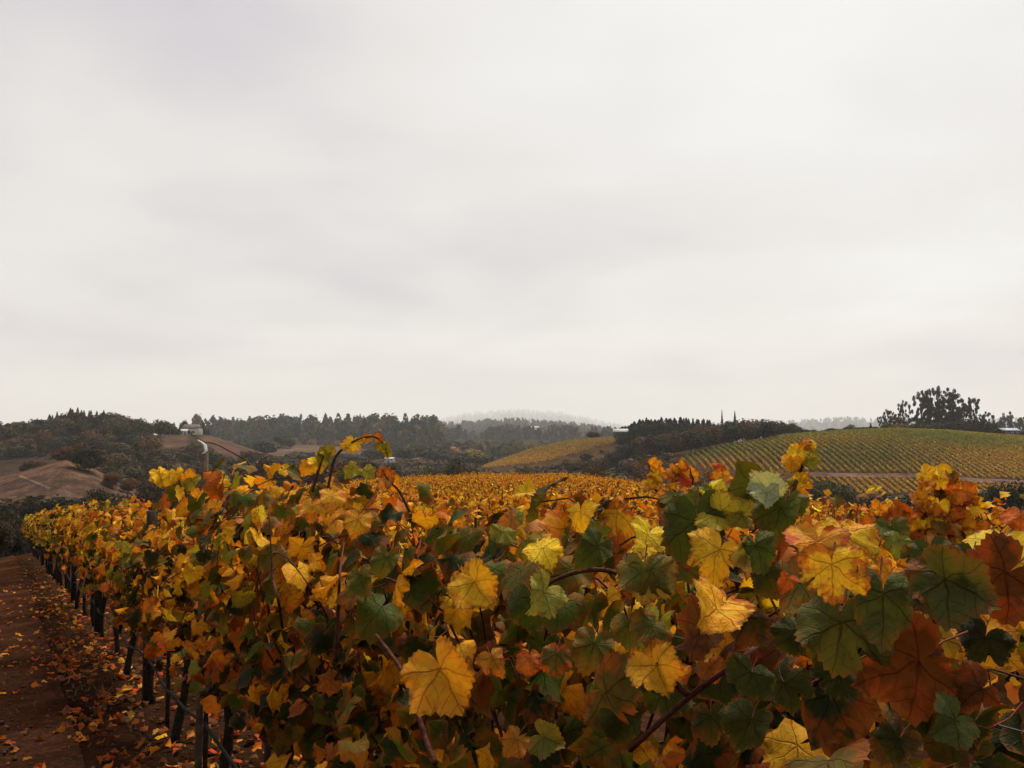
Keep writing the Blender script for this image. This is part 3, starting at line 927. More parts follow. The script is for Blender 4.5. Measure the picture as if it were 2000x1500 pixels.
wood('distant_wood', 'blue green mixed wood along the horizon beyond the dry rise', 430, (380, 860), (1080, 1600), (9, 34), 130, 0.12, [DKGREEN, DKGREEN, DARK, (0.03, 0.04, 0.03), OLIVE, (0.10, 0.07, 0.03)])
wood('distant_wood', 'dark low wood filling the far valley floor', 420, (420, 1400), (880, 1120), (9, 16), 110, 0.15, [DARK, OLIVE, BROWN, (0.12, 0.085, 0.03), DKGREEN], 0.15, lambda px, Y: 1.0 if (px > 830 or Y > 1020) else 0.0)
wood('distant_wood', 'hazy mixed wood climbing the slope below the cloud capped hill', 2300, (700, 1420), (1500, 3700), (11, 30), 70, 0.2, [DKGREEN, DKGREEN, DARK, OLIVE, (0.03, 0.04, 0.03), (0.09, 0.065, 0.03)], 0.5)
wood('distant_wood', 'hazy forest covering the broad cloud capped hill', 2600, (600, 1420), (5600, 22000), (35, 85), 36, 0.26, [DKGREEN, DARK, (0.03, 0.04, 0.03), OLIVE], 0.6)
wood('distant_wood', 'faint tree cover on the misty ridge behind the grove', 900, (1400, 2200), (5000, 9500), (30, 50), 30, 0.28, [DKGREEN, DARK], 0.5)
def scrub(name, label, n, pxr, Yr, hr, ok, cols):
    VV, TT, CC, k = [], [], [], 0
    protos = [crown_round(150, 0.2, 7, 0.0, 1.0, 0.36, (0.2, 0.34)) for _ in range(10)]
    for i in range(n):
        px = rng.uniform(*pxr); Y = rng.uniform(*Yr); g = gpt(px, Y); b = py_of(g.z, Y)
        h = rng.uniform(*hr)
        if not ok(px, b, h / Y * F, Y): continue
        V, T, C = protos[rng.randrange(10)]
        w = h * rng.uniform(1.2, 2.2); a = rng.uniform(0, 6.28); ca, sa = math.cos(a), math.sin(a)
        v = np.stack([g.x + w * (V[:, 0] * ca - V[:, 1] * sa), g.y + w * (V[:, 0] * sa + V[:, 1] * ca), g.z - 0.3 + h * V[:, 2]], 1)
        VV.append(v); TT.append(T + k); k += len(v)
        CC.append(C * np.array(rng.choice(cols)) * rng.uniform(0.75, 1.25))
    tag(new_obj(name, mesh_np(name, np.vstack(VV), np.vstack(TT), [M_TREE], col=np.vstack(CC))), label, 'scrub', None, 'stuff')


def not_grass(px, b, hp, Y):
    return not (in_grass(px, b) or in_grass(px, b - hp) or in_grass(px - 14, b - hp * .6) or in_grass(px + 14, b - hp * .6))


scrub('scrub', 'dark brown scrub covering the slopes below the wooded hill', 1500, (-70, 560), (270, 545), (1.5, 3.8), not_grass, [DARK, BROWN, OLIVE, RUST, BROWN, DARK])
scrub('scrub', 'dark undergrowth in the hollow around the dry knoll', 500, (-60, 560), (85, 200), (2, 5), not_grass, [DARK, DARK, BROWN])
scrub('scrub', 'brown thicket filling the valley beyond the golden field', 1100, (480, 1340), (150, 560), (2, 4.5), lambda px, b, hp, Y: b - hp > np.interp(px, [480, 900, 960, 1060, 1130, 1190, 1220, 1340], [888, 892, 914, 906, 886, 870, 868, 885]), [BROWN, DARK, BROWN, OLIVE, (0.12, 0.08, 0.05)])
scrub('scrub', 'dark thicket in the gully below the striped hill', 700, (1330, 2100), (90, 300), (2, 5), lambda px, b, hp, Y: b - hp > np.interp(px, [1330, 1400, 1500, 1580, 1640, 1740, 1800, 1900, 2100], [905, 925, 932, 930, 945, 962, 955, 955, 950]), [DARK, BROWN, DARK, OLIVE])
wood('distant_wood', 'far woodland behind the wooded hill and the grove', 260, (-150, 430), (1100, 1450), (12, 22), 80, 0.16, [DKGREEN, DARK], 0.6)


# ------------------------------------------------------------------ hillside vineyards (past the countable limit: one mass each)
def hill_vines(name, label, layer_px, base_y, Yr, dir_, spacing, step, cols, bare=None, hgt=1.5):
    d = np.array(dir_, float); d /= np.linalg.norm(d); nrm = np.array([d[1], -d[0]])
    x0, x1 = (layer_px[0] - 1000) / F * Yr[1], (layer_px[1] - 1000) / F * Yr[1]
    cxy = np.array([(x0 + x1) / 2, (Yr[0] + Yr[1]) / 2]); rad = max(x1 - x0, Yr[1] - Yr[0]) * 0.9
    a = np.arange(-rad, rad, spacing); b = np.arange(-rad, rad, step)
    A, B = np.meshgrid(a, b, indexing='ij')
    P = cxy + A[..., None] * nrm + B[..., None] * d
    P = P.reshape(-1, 2); rowid = np.repeat(np.arange(len(a)), len(b))
    px = 1000 + F * P[:, 0] / P[:, 1]
    z = H(P[:, 0], P[:, 1]); py = py_of(z, P[:, 1])
    ok = (px > layer_px[0]) & (px < layer_px[1]) & (P[:, 1] > Yr[0]) & (P[:, 1] < Yr[1])
    ok &= base_y(px, py, P[:, 1])
    if bare is not None: ok &= ~bare(px, py)
    P, z, px, py = P[ok], z[ok], px[ok], py[ok]
    per = 4; n = len(P)
    c = np.repeat(np.concatenate([P, z[:, None]], 1), per, 0)
    c[:, :2] += nr.normal(0, 0.13, (n * per, 2)); c[:, 2] += nr.uniform(0.15, hgt, n * per)
    nn = nr.normal(0, 0.6, (n * per, 3)) + np.array([0, -0.2, 0.6])
    V, T = rhombs(c, nn, nr.uniform(0.4, 0.75, n * per))
    f = np.clip(0.5 + 0.5 * np.sin(P[:, 0] * 0.05 + 1.3) * np.sin(P[:, 1] * 0.07) + nr.normal(0, 0.25, n) + cols[2](px, py), 0, 1)
    C = np.array(cols[0])[None] * (1 - f[:, None]) + np.array(cols[1])[None] * f[:, None]
    C = np.repeat(C, per, 0) * nr.uniform(0.75, 1.25, (n * per, 1))
    C = np.repeat(C, 4, 0)
    me = mesh_np(name, V, T, [M_MASS], col=C)
    tag(new_obj(name, me), label, 'vineyard', None, 'stuff')


def on_layer(idx):
    def f(px, py, Y):
        x = (px - 1000) / F * Y
        o = np.stack(H_all(x, Y)); return np.argmax(o, 0) == idx
    return f


def road_y(px): return np.interp(px, [1560, 1660, 1800, 1900, 2000, 2150], [927, 929, 930, 939, 943, 950])


def h_zone(px, py, Y):
    lo = np.interp(px, [1320, 1340, 1400, 1500, 1560, 1620], [893, 905, 925, 930, 932, 990])
    left = np.interp(py, [850, 860, 875, 890, 900], [1545, 1480, 1390, 1345, 1322])
    return on_layer(9)(px, py, Y) & (py < lo) & (px > left)


hill_vines('hillside_vineyard', 'olive and gold vineyard in fine rows covering the rounded hill', (1310, 2250), h_zone, (290, 440), (-0.08, -1.0), 2.5, 0.5,
           [(0.15, 0.165, 0.018), (0.42, 0.25, 0.025), lambda px, py: (py - 888) * 0.011 + (px - 1720) * 0.0009],
           lambda px, py: np.abs(py - road_y(px)) < 5.5, 1.1)
hill_vines('hillside_vineyard', 'small yellow vineyard on the tilted slope beyond the golden field', (935, 1215), lambda px, py, Y: on_layer(8)(px, py, Y) & (py < np.interp(px, [940, 1060, 1130, 1190, 1215], [915, 904, 884, 868, 862])), (405, 560), (0.75, -0.6), 2.3, 0.8,
           [(0.20, 0.15, 0.03), (0.40, 0.21, 0.03), lambda px, py: (py - 880) * 0.02])


# ------------------------------------------------------------------ buildings
M_CREAM = simple_mat('cream_wall', (0.55, 0.52, 0.42), 0.8, 2, 0.08)
M_ROOFD = simple_mat('dark_roof', (0.09, 0.075, 0.07), 0.8, 3, 0.2)
M_WHITE = simple_mat('white_paint', (0.6, 0.6, 0.59), 0.6, 2, 0.05)
M_WIN = simple_mat('window_glass', (0.03, 0.035, 0.04), 0.15, 2, 0.1, spec=0.6)
M_RED = simple_mat('red_barn_boards', (0.075, 0.025, 0.025), 0.8, 4, 0.2)
M_METAL = simple_mat('pale_metal_roof', (0.24, 0.27, 0.32), 0.5, 4, 0.1, 0, 0.2)
M_ROOFR = simple_mat('pale_roof', (0.33, 0.33, 0.33), 0.6, 4, 0.1)


def house(name, label, p, w, d, h, roof_h, wall_m, roof_m, rz=0.0, windows=(), door=None, eave=0.4, cat='house', group=None, fascia=None):
    e = empty(name, p, rz); tag(e, label, cat, group)
    mb = MB()
    hw, hd = w / 2, d / 2
    v = [(-hw, -hd, -1.5), (hw, -hd, -1.5), (hw, hd, -1.5), (-hw, hd, -1.5), (-hw, -hd, h), (hw, -hd, h), (hw, hd, h), (-hw, hd, h), (-hw, 0, h + roof_h), (hw, 0, h + roof_h)]
    mb.add(v, quads_to_tris([(0, 1, 5, 4), (1, 2, 6, 5), (2, 3, 7, 6), (3, 0, 4, 7), (4, 7, 8, 8), (5, 9, 6, 6), (0, 3, 2, 1)]))
    new_obj('wall', mb.mesh('wall', [wall_m]), e)
    mb = MB(); W2, t = hw + eave, 0.18; D2 = hd + eave; drop = roof_h * eave / hd
    zt = h + roof_h + 0.05
    for s in (-1, 1):
        v = [(-W2, s * D2, h - drop + 0.05), (W2, s * D2, h - drop + 0.05), (W2, 0, zt), (-W2, 0, zt)]
        v += [(x, y, z + t) for x, y, z in v]
        mb.add(v, quads_to_tris([(0, 1, 2, 3), (4, 7, 6, 5), (0, 4, 5, 1), (0, 3, 7, 4), (1, 5, 6, 2), (2, 6, 7, 3)]))
    r = new_obj('roof', mb.mesh('roof', [roof_m]), e)
    if fascia:
        mb = MB(); mb.box((-W2, -D2 - 0.12, h - drop - 0.1), (W2, -D2 - 0.01, h - drop + 0.25)); new_obj('fascia_board', mb.mesh('fascia_board', [fascia]), r)
    for (x, z, ww, hh) in windows:
        mb = MB(); mb.box((x - ww / 2 - .1, -hd - 0.06, z - .1), (x + ww / 2 + .1, -hd - 0.003, z + hh + .1)); wf = new_obj('window', mb.mesh('window', [M_WHITE]), e)
        mb = MB(); mb.box((x - ww / 2, -hd - 0.1, z), (x + ww / 2, -hd - 0.062, z + hh)); new_obj('pane', mb.mesh('pane', [M_WIN]), wf)
    if door:
        x, ww, hh = door
        mb = MB(); mb.box((x - ww / 2, -hd - 0.08, -1), (x + ww / 2, -hd - 0.003, hh)); new_obj('door', mb.mesh('door', [M_WIN]), e)
    return e


def on(px, Y, dz=0.0):
    g = gpt(px, Y); return (g.x, g.y, g.z + dz)


house('cream_house', 'cream gabled house with dark roof on the hill crest', on(376, 596), 11, 8, 4.2, 2.6, M_CREAM, M_ROOFD, R(-12), [(-3, 1.2, 1.6, 1.5), (0.6, 1.2, 1.6, 1.5), (3.6, 1.2, 1.4, 1.5)], (2.2, 1.2, 2.2))
house('garden_shed', 'small pale shed left of the cream house on the crest', on(358, 590), 6, 4, 2.6, 1.2, M_CREAM, M_ROOFR, R(10), [(0, 1.0, 1.2, 1.0)], (1.8, 1.0, 2.0), cat='shed')
g = gpt(360, 606); tree('oak', g, pxh(30, 606), pxh(20, 606), DARK, 'oak_tree', 'tall dark narrow crowned tree behind the cream house')
for px, hh in ((387, 22), (397, 24), (402, 14), (408, 12)):
    g = gpt(px, 603); tree('conifer', g, pxh(hh, 603), pxh(9, 603), DKGREEN, 'conifer_tree', 'slim young conifer right of the cream house on the crest', 'conifer', 'slim conifers by the cream house')
house('long_lodge', 'long low building with white fascia below the conifer plantation', on(1212, 498, 4.4), 7.5, 5, 2.2, 1.3, M_ROOFD, M_ROOFR, R(-10), [(-2, .8, 1.2, 1), (0.5, .8, 1.2, 1)], (2.4, 1, 2), 0.5, 'building', None, M_WHITE)
b = house('red_barn', 'dark red barn with pale metal roof beside the skyline grove', on(1967, 446, 1.6), 9, 6, 2.6, 1.1, M_RED, M_METAL, R(6), [(-2.6, .9, 1.1, 1.0), (0.4, .9, 1.1, 1.0), (3.0, .9, 1.1, 1.0)], (-1.1, 1.2, 2.1), 0.4, 'barn')
house('white_shed', 'tiny white shed left of the red barn', on(1916, 446), 4.5, 3, 1.3, 0.5, M_WHITE, M_ROOFR, 0, [(-1, .5, .7, .5)], (1, .8, 1.1), 0.2, 'shed')
house('white_house', 'white farmhouse among trees at the foot of the cloud capped hill', on(1044, 2700, 14), 26, 10, 6, 4, M_WHITE, M_ROOFR, 0, [(-8, 2, 3, 2), (0, 2, 3, 2), (8, 2, 3, 2)], None, 0.5)
house('white_house', 'pale house among dark trees in the valley left of the tilted vineyard', on(946, 690, 1.0), 8, 6, 2.2, 1.4, M_WHITE, M_ROOFR, R(15), [(-3, 1, 1.4, 1.2), (3, 1, 1.4, 1.2)], (0, 1.1, 2.1), 0.4)
house('white_house', 'small white house half hidden below the arching cane', on(762, 690, 0.6), 7, 5, 2.0, 1.2, M_WHITE, M_ROOFR, R(-15), [(-3, 1, 1.4, 1.2), (2.5, 1, 1.4, 1.2)], (0, 1.1, 2.1), 0.4)


def utility_pole(px, Y, hp):
    g = gpt(px, Y); h = pxh(hp, Y)
    e = empty('utility_pole', g); tag(e, 'thin utility pole on the skyline between oak belt and grove', 'utility pole')
    mb = MB(); mb.tube([(0, 0, -1), (0, 0, h)], [0.16, 0.11], 6); new_obj('post', mb.mesh('post', [M_TRUNK]), e)
    mb = MB(); mb.box((-1.1, -0.18, h - 1.0), (1.1, -0.13, h - 0.85)); new_obj('crossarm', mb.mesh('crossarm', [M_TRUNK]), e)
    for x in (-0.9, 0.9):
        mb = MB(); mb.tube([(x, -0.155, h - 0.85), (x, -0.155, h - 0.6)], 0.06, 6); new_obj('insulator', mb.mesh('insulator', [M_WHITE]), e)


utility_pole(1577, 470, 26)


# ------------------------------------------------------------------ vine leaves
CTRL = np.array([(0, 1.0), (10, .90), (22, .76), (30, .70), (40, .84), (52, .93), (64, .84), (76, .68), (84, .66), (98, .74), (110, .78), (126, .68), (142, .62), (156, .55), (168, .36), (176, .16), (180, .06)])
CTRL2 = np.array([(0, .92), (20, .90), (40, .90), (60, .88), (80, .84), (100, .80), (120, .76), (140, .70), (156, .60), (168, .40), (176, .18), (180, .06)])


def leaf_geo(nout, depth, fold, droop, wave, curl, seed, teeth=0.04, petiole=True, twist=0.0):
    q = np.random.default_rng(seed)
    ring_n = [nout]
    while ring_n[-1] > 12 and len(ring_n) < 3: ring_n.append(ring_n[-1] // 2)
    ring_n = ring_n[::-1]                     # inner to outer
    fr = {1: [1.0], 2: [0.55, 1.0], 3: [0.36, 0.72, 1.0]}[len(ring_n)]
    pts = [(0.0, 0.0)]; rim = [0.0]; rings = []
    asym = q.normal(0, 0.07, 4)
    tears = [(q.uniform(15, 345), q.uniform(.25, .5)) for _ in range(q.integers(0, 3))] if nout > 30 else []
    for n, f in zip(ring_n, fr):
        th = (np.arange(n) + 0.0) / n * 2 * math.pi
        dg = np.degrees(th); dg = np.where(dg > 180, 360 - dg, dg)
        r1 = np.interp(dg, CTRL[:, 0], CTRL[:, 1]); r2 = np.interp(dg, CTRL2[:, 0], CTRL2[:, 1])
        dep = depth * 0.72
        r = r1 * dep + r2 * (1 - dep)
        r = r * (1 + asym[0] * np.sin(th) + asym[1] * np.sin(2 * th + 1) + asym[2] * np.cos(3 * th))
        for ta, td_ in tears:
            dd = np.abs((np.degrees(th) - ta + 180) % 360 - 180)
            if f > 0.6: r = r * (1 - td_ * np.exp(-(dd / 5.0) ** 2))
        if f == 1.0:
            tt = teeth * np.where(np.arange(n) % 2 == 0, 1, -1) * q.uniform(0.5, 1.4, n)
            r = r * (1 + tt * (dg < 165))
        else:
            r = np.minimum(r, 1.0) * f
        start = len(pts)
        for i in range(n):
            pts.append((r[i] * math.sin(th[i]), r[i] * math.cos(th[i]))); rim.append(f)
        rings.append((start, n))
    P = np.array(pts); x, y = P[:, 0], P[:, 1]
    rr = np.hypot(x, y); th = np.arctan2(x, y)
    z = fold * np.abs(x) * (0.6 + 0.4 * y) - droop * rr ** 2 + wave * rr ** 2 * np.sin(3 * th + q.uniform(0, 6)) + wave * 0.6 * rr ** 3 * np.sin(7 * th + q.uniform(0, 6))
    for _ in range(3):
        kx, ky = q.normal(0, 4.5, 2); z += 0.05 * rr * np.sin(kx * x + ky * y + q.uniform(0, 6))
    # secondary dishing between veins
    z += 0.06 * rr * np.cos(th * 360 / 54.0)
    x2, y2 = x.copy(), y.copy()
    if curl:                                   # roll one side over
        t = np.clip(x * math.copysign(1, curl) - 0.25, 0, 1); k = abs(curl)
        z += np.sin(t * k * 2.2) * 0.55; x2 -= math.copysign(1, curl) * t * (1 - np.cos(t * k * 2.0)) * 0.9
    if twist:
        a = twist * y; x2, z = x2 * np.cos(a) - z * np.sin(a), x2 * np.sin(a) + z * np.cos(a)
    V = np.stack([x2, y2, z], 1)
    T = []
    s0, n0 = rings[0]
    for i in range(n0): T.append((0, s0 + (i + 1) % n0, s0 + i))
    for (s, n), (s2, n2) in zip(rings[:-1], rings[1:]):
        for i in range(n):
            a, b = s + i, s + (i + 1) % n
            o0, o1, o2 = s2 + 2 * i, s2 + 2 * i + 1, s2 + (2 * i + 2) % n2
            T += [(a, o1, o0), (a, b, o1), (b, o2, o1)]
    T = np.array(T); uv = P / 2.2 + 0.5
    mi = np.zeros(len(T), int); rim = np.array(rim)
    if petiole:
        L = q.uniform(0.6, 0.95)
        pv, pq = tube([(0, 0, -0.005), (0, -0.12 * L, -0.3 * L), (0.03, -0.55 * L, -0.55 * L), (0.0, -1.0 * L, -0.65 * L)], [0.022, 0.018, 0.018, 0.024], 3, False)
        pt = np.array(quads_to_tris(pq)) + len(V)
        V = np.vstack([V, pv]); T = np.vstack([T, pt]); mi = np.concatenate([mi, np.ones(len(pt), int)])
        uv = np.vstack([uv, np.full((len(pv), 2), .5)]); rim = np.concatenate([rim, np.zeros(len(pv))])
    return V, T, uv, rim, mi


SHAPES = [  # depth, fold, droop, wave, curl, twist
    (1.0, 0.28, 0.22, 0.16, 0.0, 0.0), (0.7, 0.16, 0.38, 0.2, 0.0, 0.35), (0.4, 0.42, 0.28, 0.16, 0.0, 0.0), (0.9, 0.75, 0.18, 0.2, 0.0, 0.4),
    (0.6, -0.32, 0.5, 0.18, 0.0, 0.0), (0.95, 0.2, 0.3, 0.22, 1.0, 0.0), (0.65, 0.18, 0.4, 0.2, -1.0, 0.15), (0.45, 0.32, 0.5, 0.24, 0.0, -0.45),
    (1.15, -0.22, 0.36, 0.18, 0.0, -0.2), (0.8, 1.15, 0.2, 0.16, 0.0, 0.3), (0.55, 0.1, 0.65, 0.28, 1.4, 0.3), (1.0, 0.06, 0.12, 0.1, 0.0, 0.0)]
for _i in range(10):
    SHAPES.append((rng.uniform(0.35, 1.15), rng.choice((-1, 1, 1)) * rng.uniform(0.1, 0.8), rng.uniform(0.15, 0.6), rng.uniform(0.14, 0.3), rng.choice((0, 0, 1, -1)) * rng.uniform(0.7, 1.5), rng.uniform(-.5, .5)))
NS = len(SHAPES)


def leaf_mesh(nout, i, pet=True):
    V, T, uv, rim, mi = leaf_geo(nout, *SHAPES[i][:5], seed=100 + i, petiole=pet, twist=SHAPES[i][5], teeth=0.042 if nout > 30 else 0.06)
    return mesh_np('leaf', V, T, [M_LEAF, M_STEM], uv=uv, rim=rim, mat_idx=mi, smooth=True)


LEAF_HI = [leaf_mesh(64, i) for i in range(NS)]
LEAF_MD = [leaf_mesh(32, i) for i in range(NS)]
LEAF_LO = [leaf_mesh(16, i, False) for i in range(NS)]
# templates for merged masses
TPL = [leaf_geo(14, *SHAPES[i][:5], seed=300 + i, petiole=False, twist=SHAPES[i][5], teeth=0.05)[:4] for i in range(NS)]

PAL = {'yellow': (0.80, 0.50, 0.022), 'gold': (0.74, 0.345, 0.016), 'orange': (0.54, 0.17, 0.013), 'rust': (0.26, 0.072, 0.010), 'peach': (0.58, 0.27, 0.06),
       'green': (0.070, 0.084, 0.010), 'dark': (0.021, 0.028, 0.006), 'lime': (0.25, 0.23, 0.018), 'olive': (0.115, 0.088, 0.012), 'red': (0.42, 0.055, 0.011), 'pale': (0.34, 0.40, 0.20), 'brown': (0.12, 0.04, 0.012)}
EDGE = {'yellow': 0.25, 'gold': 0.55, 'orange': 0.75, 'rust': 0.6, 'peach': 0.5, 'green': 0.1, 'dark': 0.06, 'lime': 0.12, 'olive': 0.3, 'red': 0.9, 'pale': 0.0, 'brown': 0.4}


def pick(table):
    r = rng.random() * sum(table.values())
    for k, w in table.items():
        r -= w
        if r <= 0: return k
    return k


def tint(name):
    c = PAL[name]; v = rng.uniform(0.7, 1.1)
    return (c[0] * v * rng.uniform(.92, 1.08), c[1] * v * rng.uniform(.88, 1.12), c[2] * v, max(0, min(1, EDGE[name] * rng.uniform(0.3, 1.6))))


def frame(n, tdir):
    n = n.normalized()
    y = (tdir - n * tdir.dot(n))
    if y.length < 1e-4: y = n.orthogonal()
    y.normalize(); x = y.cross(n)
    return Matrix((x, y, n)).transposed()


def put_leaf(me, parent, pos, n, tdir, size, col, name='leaf'):
    o = bpy.data.objects.new(name, me)
    m = frame(n, tdir).to_4x4() @ Matrix.Diagonal((size, size, size, 1))
    m.translation = pos - (parent.location if parent else Vector())
    o.parent = parent
    o.matrix_local = m
    o.color = col
    COL.objects.link(o)
    return o


def mass_add(mb, pos, n, tdir, size, col):
    V, T, uv, rim = TPL[rng.randrange(NS)]
    mb.uv.append(uv); mb.rim.append(rim)
    m = np.array(frame(n, tdir)) * size
    mb.add(V @ m.T + np.array(pos), T, col)


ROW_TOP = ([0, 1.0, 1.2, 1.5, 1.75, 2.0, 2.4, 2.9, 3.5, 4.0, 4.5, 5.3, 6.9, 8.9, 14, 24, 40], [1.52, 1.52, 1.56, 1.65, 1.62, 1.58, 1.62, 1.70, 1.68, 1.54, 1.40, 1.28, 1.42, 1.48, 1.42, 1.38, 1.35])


def zone(Y, h):  # low tables lean dark: leaf greens plus hedge shade put into the colours
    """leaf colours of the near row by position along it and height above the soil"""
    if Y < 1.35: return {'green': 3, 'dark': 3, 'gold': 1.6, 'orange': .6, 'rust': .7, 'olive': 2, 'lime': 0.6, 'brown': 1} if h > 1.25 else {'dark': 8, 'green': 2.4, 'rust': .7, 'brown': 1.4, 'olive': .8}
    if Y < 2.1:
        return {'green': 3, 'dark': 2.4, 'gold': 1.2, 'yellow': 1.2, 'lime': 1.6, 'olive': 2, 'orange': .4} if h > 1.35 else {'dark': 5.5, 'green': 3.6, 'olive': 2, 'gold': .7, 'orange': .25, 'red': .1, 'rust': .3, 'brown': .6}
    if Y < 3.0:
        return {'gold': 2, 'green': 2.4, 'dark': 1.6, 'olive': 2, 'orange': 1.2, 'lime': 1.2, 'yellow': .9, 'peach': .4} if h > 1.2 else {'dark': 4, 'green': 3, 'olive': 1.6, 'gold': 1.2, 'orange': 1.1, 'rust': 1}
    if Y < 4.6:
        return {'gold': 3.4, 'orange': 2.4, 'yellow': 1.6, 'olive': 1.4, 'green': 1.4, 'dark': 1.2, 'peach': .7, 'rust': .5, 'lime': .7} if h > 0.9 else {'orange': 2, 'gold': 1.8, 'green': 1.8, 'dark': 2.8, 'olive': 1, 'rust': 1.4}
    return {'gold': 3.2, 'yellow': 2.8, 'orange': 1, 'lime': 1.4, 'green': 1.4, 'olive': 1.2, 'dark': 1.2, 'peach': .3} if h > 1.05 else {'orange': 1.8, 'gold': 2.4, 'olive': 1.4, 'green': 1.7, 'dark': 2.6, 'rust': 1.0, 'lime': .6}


def gen_vine(s, k, n_cane, n_low):
    """canes (point lists) and leaf specs of one vine of row k at distance s along it"""
    canes, leaves = [], []
    b = row_pt(s, 0, k)
    top = float(np.interp(b.y, *ROW_TOP)) if k == 0 else 1.42
    for c in range(n_cane):
        p = row_pt(s + rng.uniform(-0.58, 0.58), rng.uniform(-0.06, 0.06), k); g = p.z; p.z = g + 0.82
        d = UP + N * rng.gauss(0.06, 0.32) + D * rng.gauss(0, 0.3)
        pts = [p.copy()]; side = 1
        L = rng.uniform(0.75, 1.25); m = int(L / 0.065)
        for i in range(m):
            d.normalize(); p = p + d * 0.065
            h = p.z - g
            if h > top - 0.28: d.z -= 0.34 * rng.uniform(0.6, 1.4); d += N * rng.gauss(0.02, 0.12) + D * rng.gauss(0, 0.08)
            d += N * rng.gauss(0, 0.09) + D * rng.gauss(0, 0.09)
            acr = (p - row_pt(s, 0, k)).dot(N)
            if abs(acr) > 0.27: d -= N * math.copysign(0.32, acr)
            if h > top: p.z = g + top; d.z = min(d.z, -0.1)
            pts.append(p.copy())
            side = -side
            for rep in range(1 if rng.random() < 0.75 else 2):
                ac = (p - row_pt(s, 0, k)).dot(N)
                sg = 1 if rng.random() < 0.5 + 0.9 * ac + 0.12 else -1
                off = N * sg * rng.uniform(0.03, 0.11) + D * side * rng.uniform(0.0, 0.09) + UP * rng.uniform(-0.05, 0.06)
                leaves.append((p + off, h + off.z, sg, c))
        canes.append(pts)
    for i in range(n_low):
        a = rng.uniform(-0.28, 0.34); h = rng.uniform(0.42, 1.1) if rng.random() < .8 else rng.uniform(0.25, 0.6)
        if b.y > 2.6 and k == 0: h = max(h, rng.uniform(.66, .95)); p -= N * (a * .4)
        p = row_pt(s + rng.uniform(-0.62, 0.62), a, k)
        p.z += h; leaves.append((p, h, 1 if a > -0.05 else -1, -1))
    return b, canes, leaves


def leaf_pose(sg, h, top):
    up = 0.25 + 0.75 * max(0, min(1, (h - top + 0.45) / 0.4))
    n = N * sg * rng.uniform(0.2, 1.0) + UP * up * rng.uniform(0.2, 1.2) + D * rng.gauss(0, 0.55) + Vector((rng.gauss(0, .25), rng.gauss(0, .25), rng.gauss(0, .3)))
    t = -UP * rng.uniform(0.5, 1.2) + D * rng.gauss(0, 0.5) + N * sg * rng.uniform(0, 0.5)
    return n, t


def tube_part(name, pts, rad, n, mat, parent):
    mb = MB(); b = parent.location
    mb.tube([(p[0] - b.x, p[1] - b.y, p[2] - b.z) for p in pts], rad, n)
    return new_obj(name, mb.mesh(name, [mat], True), parent)


def gnarly(b, top, r0):
    pts, rad = [], []
    ph = rng.uniform(0, 6)
    for i in range(9):
        t = i / 8
        pts.append((b.x + 0.03 * math.sin(ph + t * 5), b.y + 0.03 * math.cos(ph * 2 + t * 4), b.z - 0.05 + (top + 0.05) * t)); rad.append(r0 * (1.25 - 0.35 * t) * rng.uniform(0.85, 1.18))
    return pts, rad


ROW1 = {}
NEAR_LABELS = ['grapevine at the very right edge with huge dim orange and green leaves', 'grapevine carrying the big orange veined leaf with red margin', 'grapevine with big green leaves and a golden upright shoot on top',
               'grapevine of dark green leaves around the bright yellow star shaped leaf', 'green and gold grapevine with yellow leaf hanging low in front', 'grapevine with long cane arching high over its golden crown', 'orange and gold grapevine between arching cane and taped stake', 'orange gold grapevine right beside the stake with white tape',
               'grapevine just past the taped stake with dark thin trunk', 'grapevine beside the second dark post along the earth track']

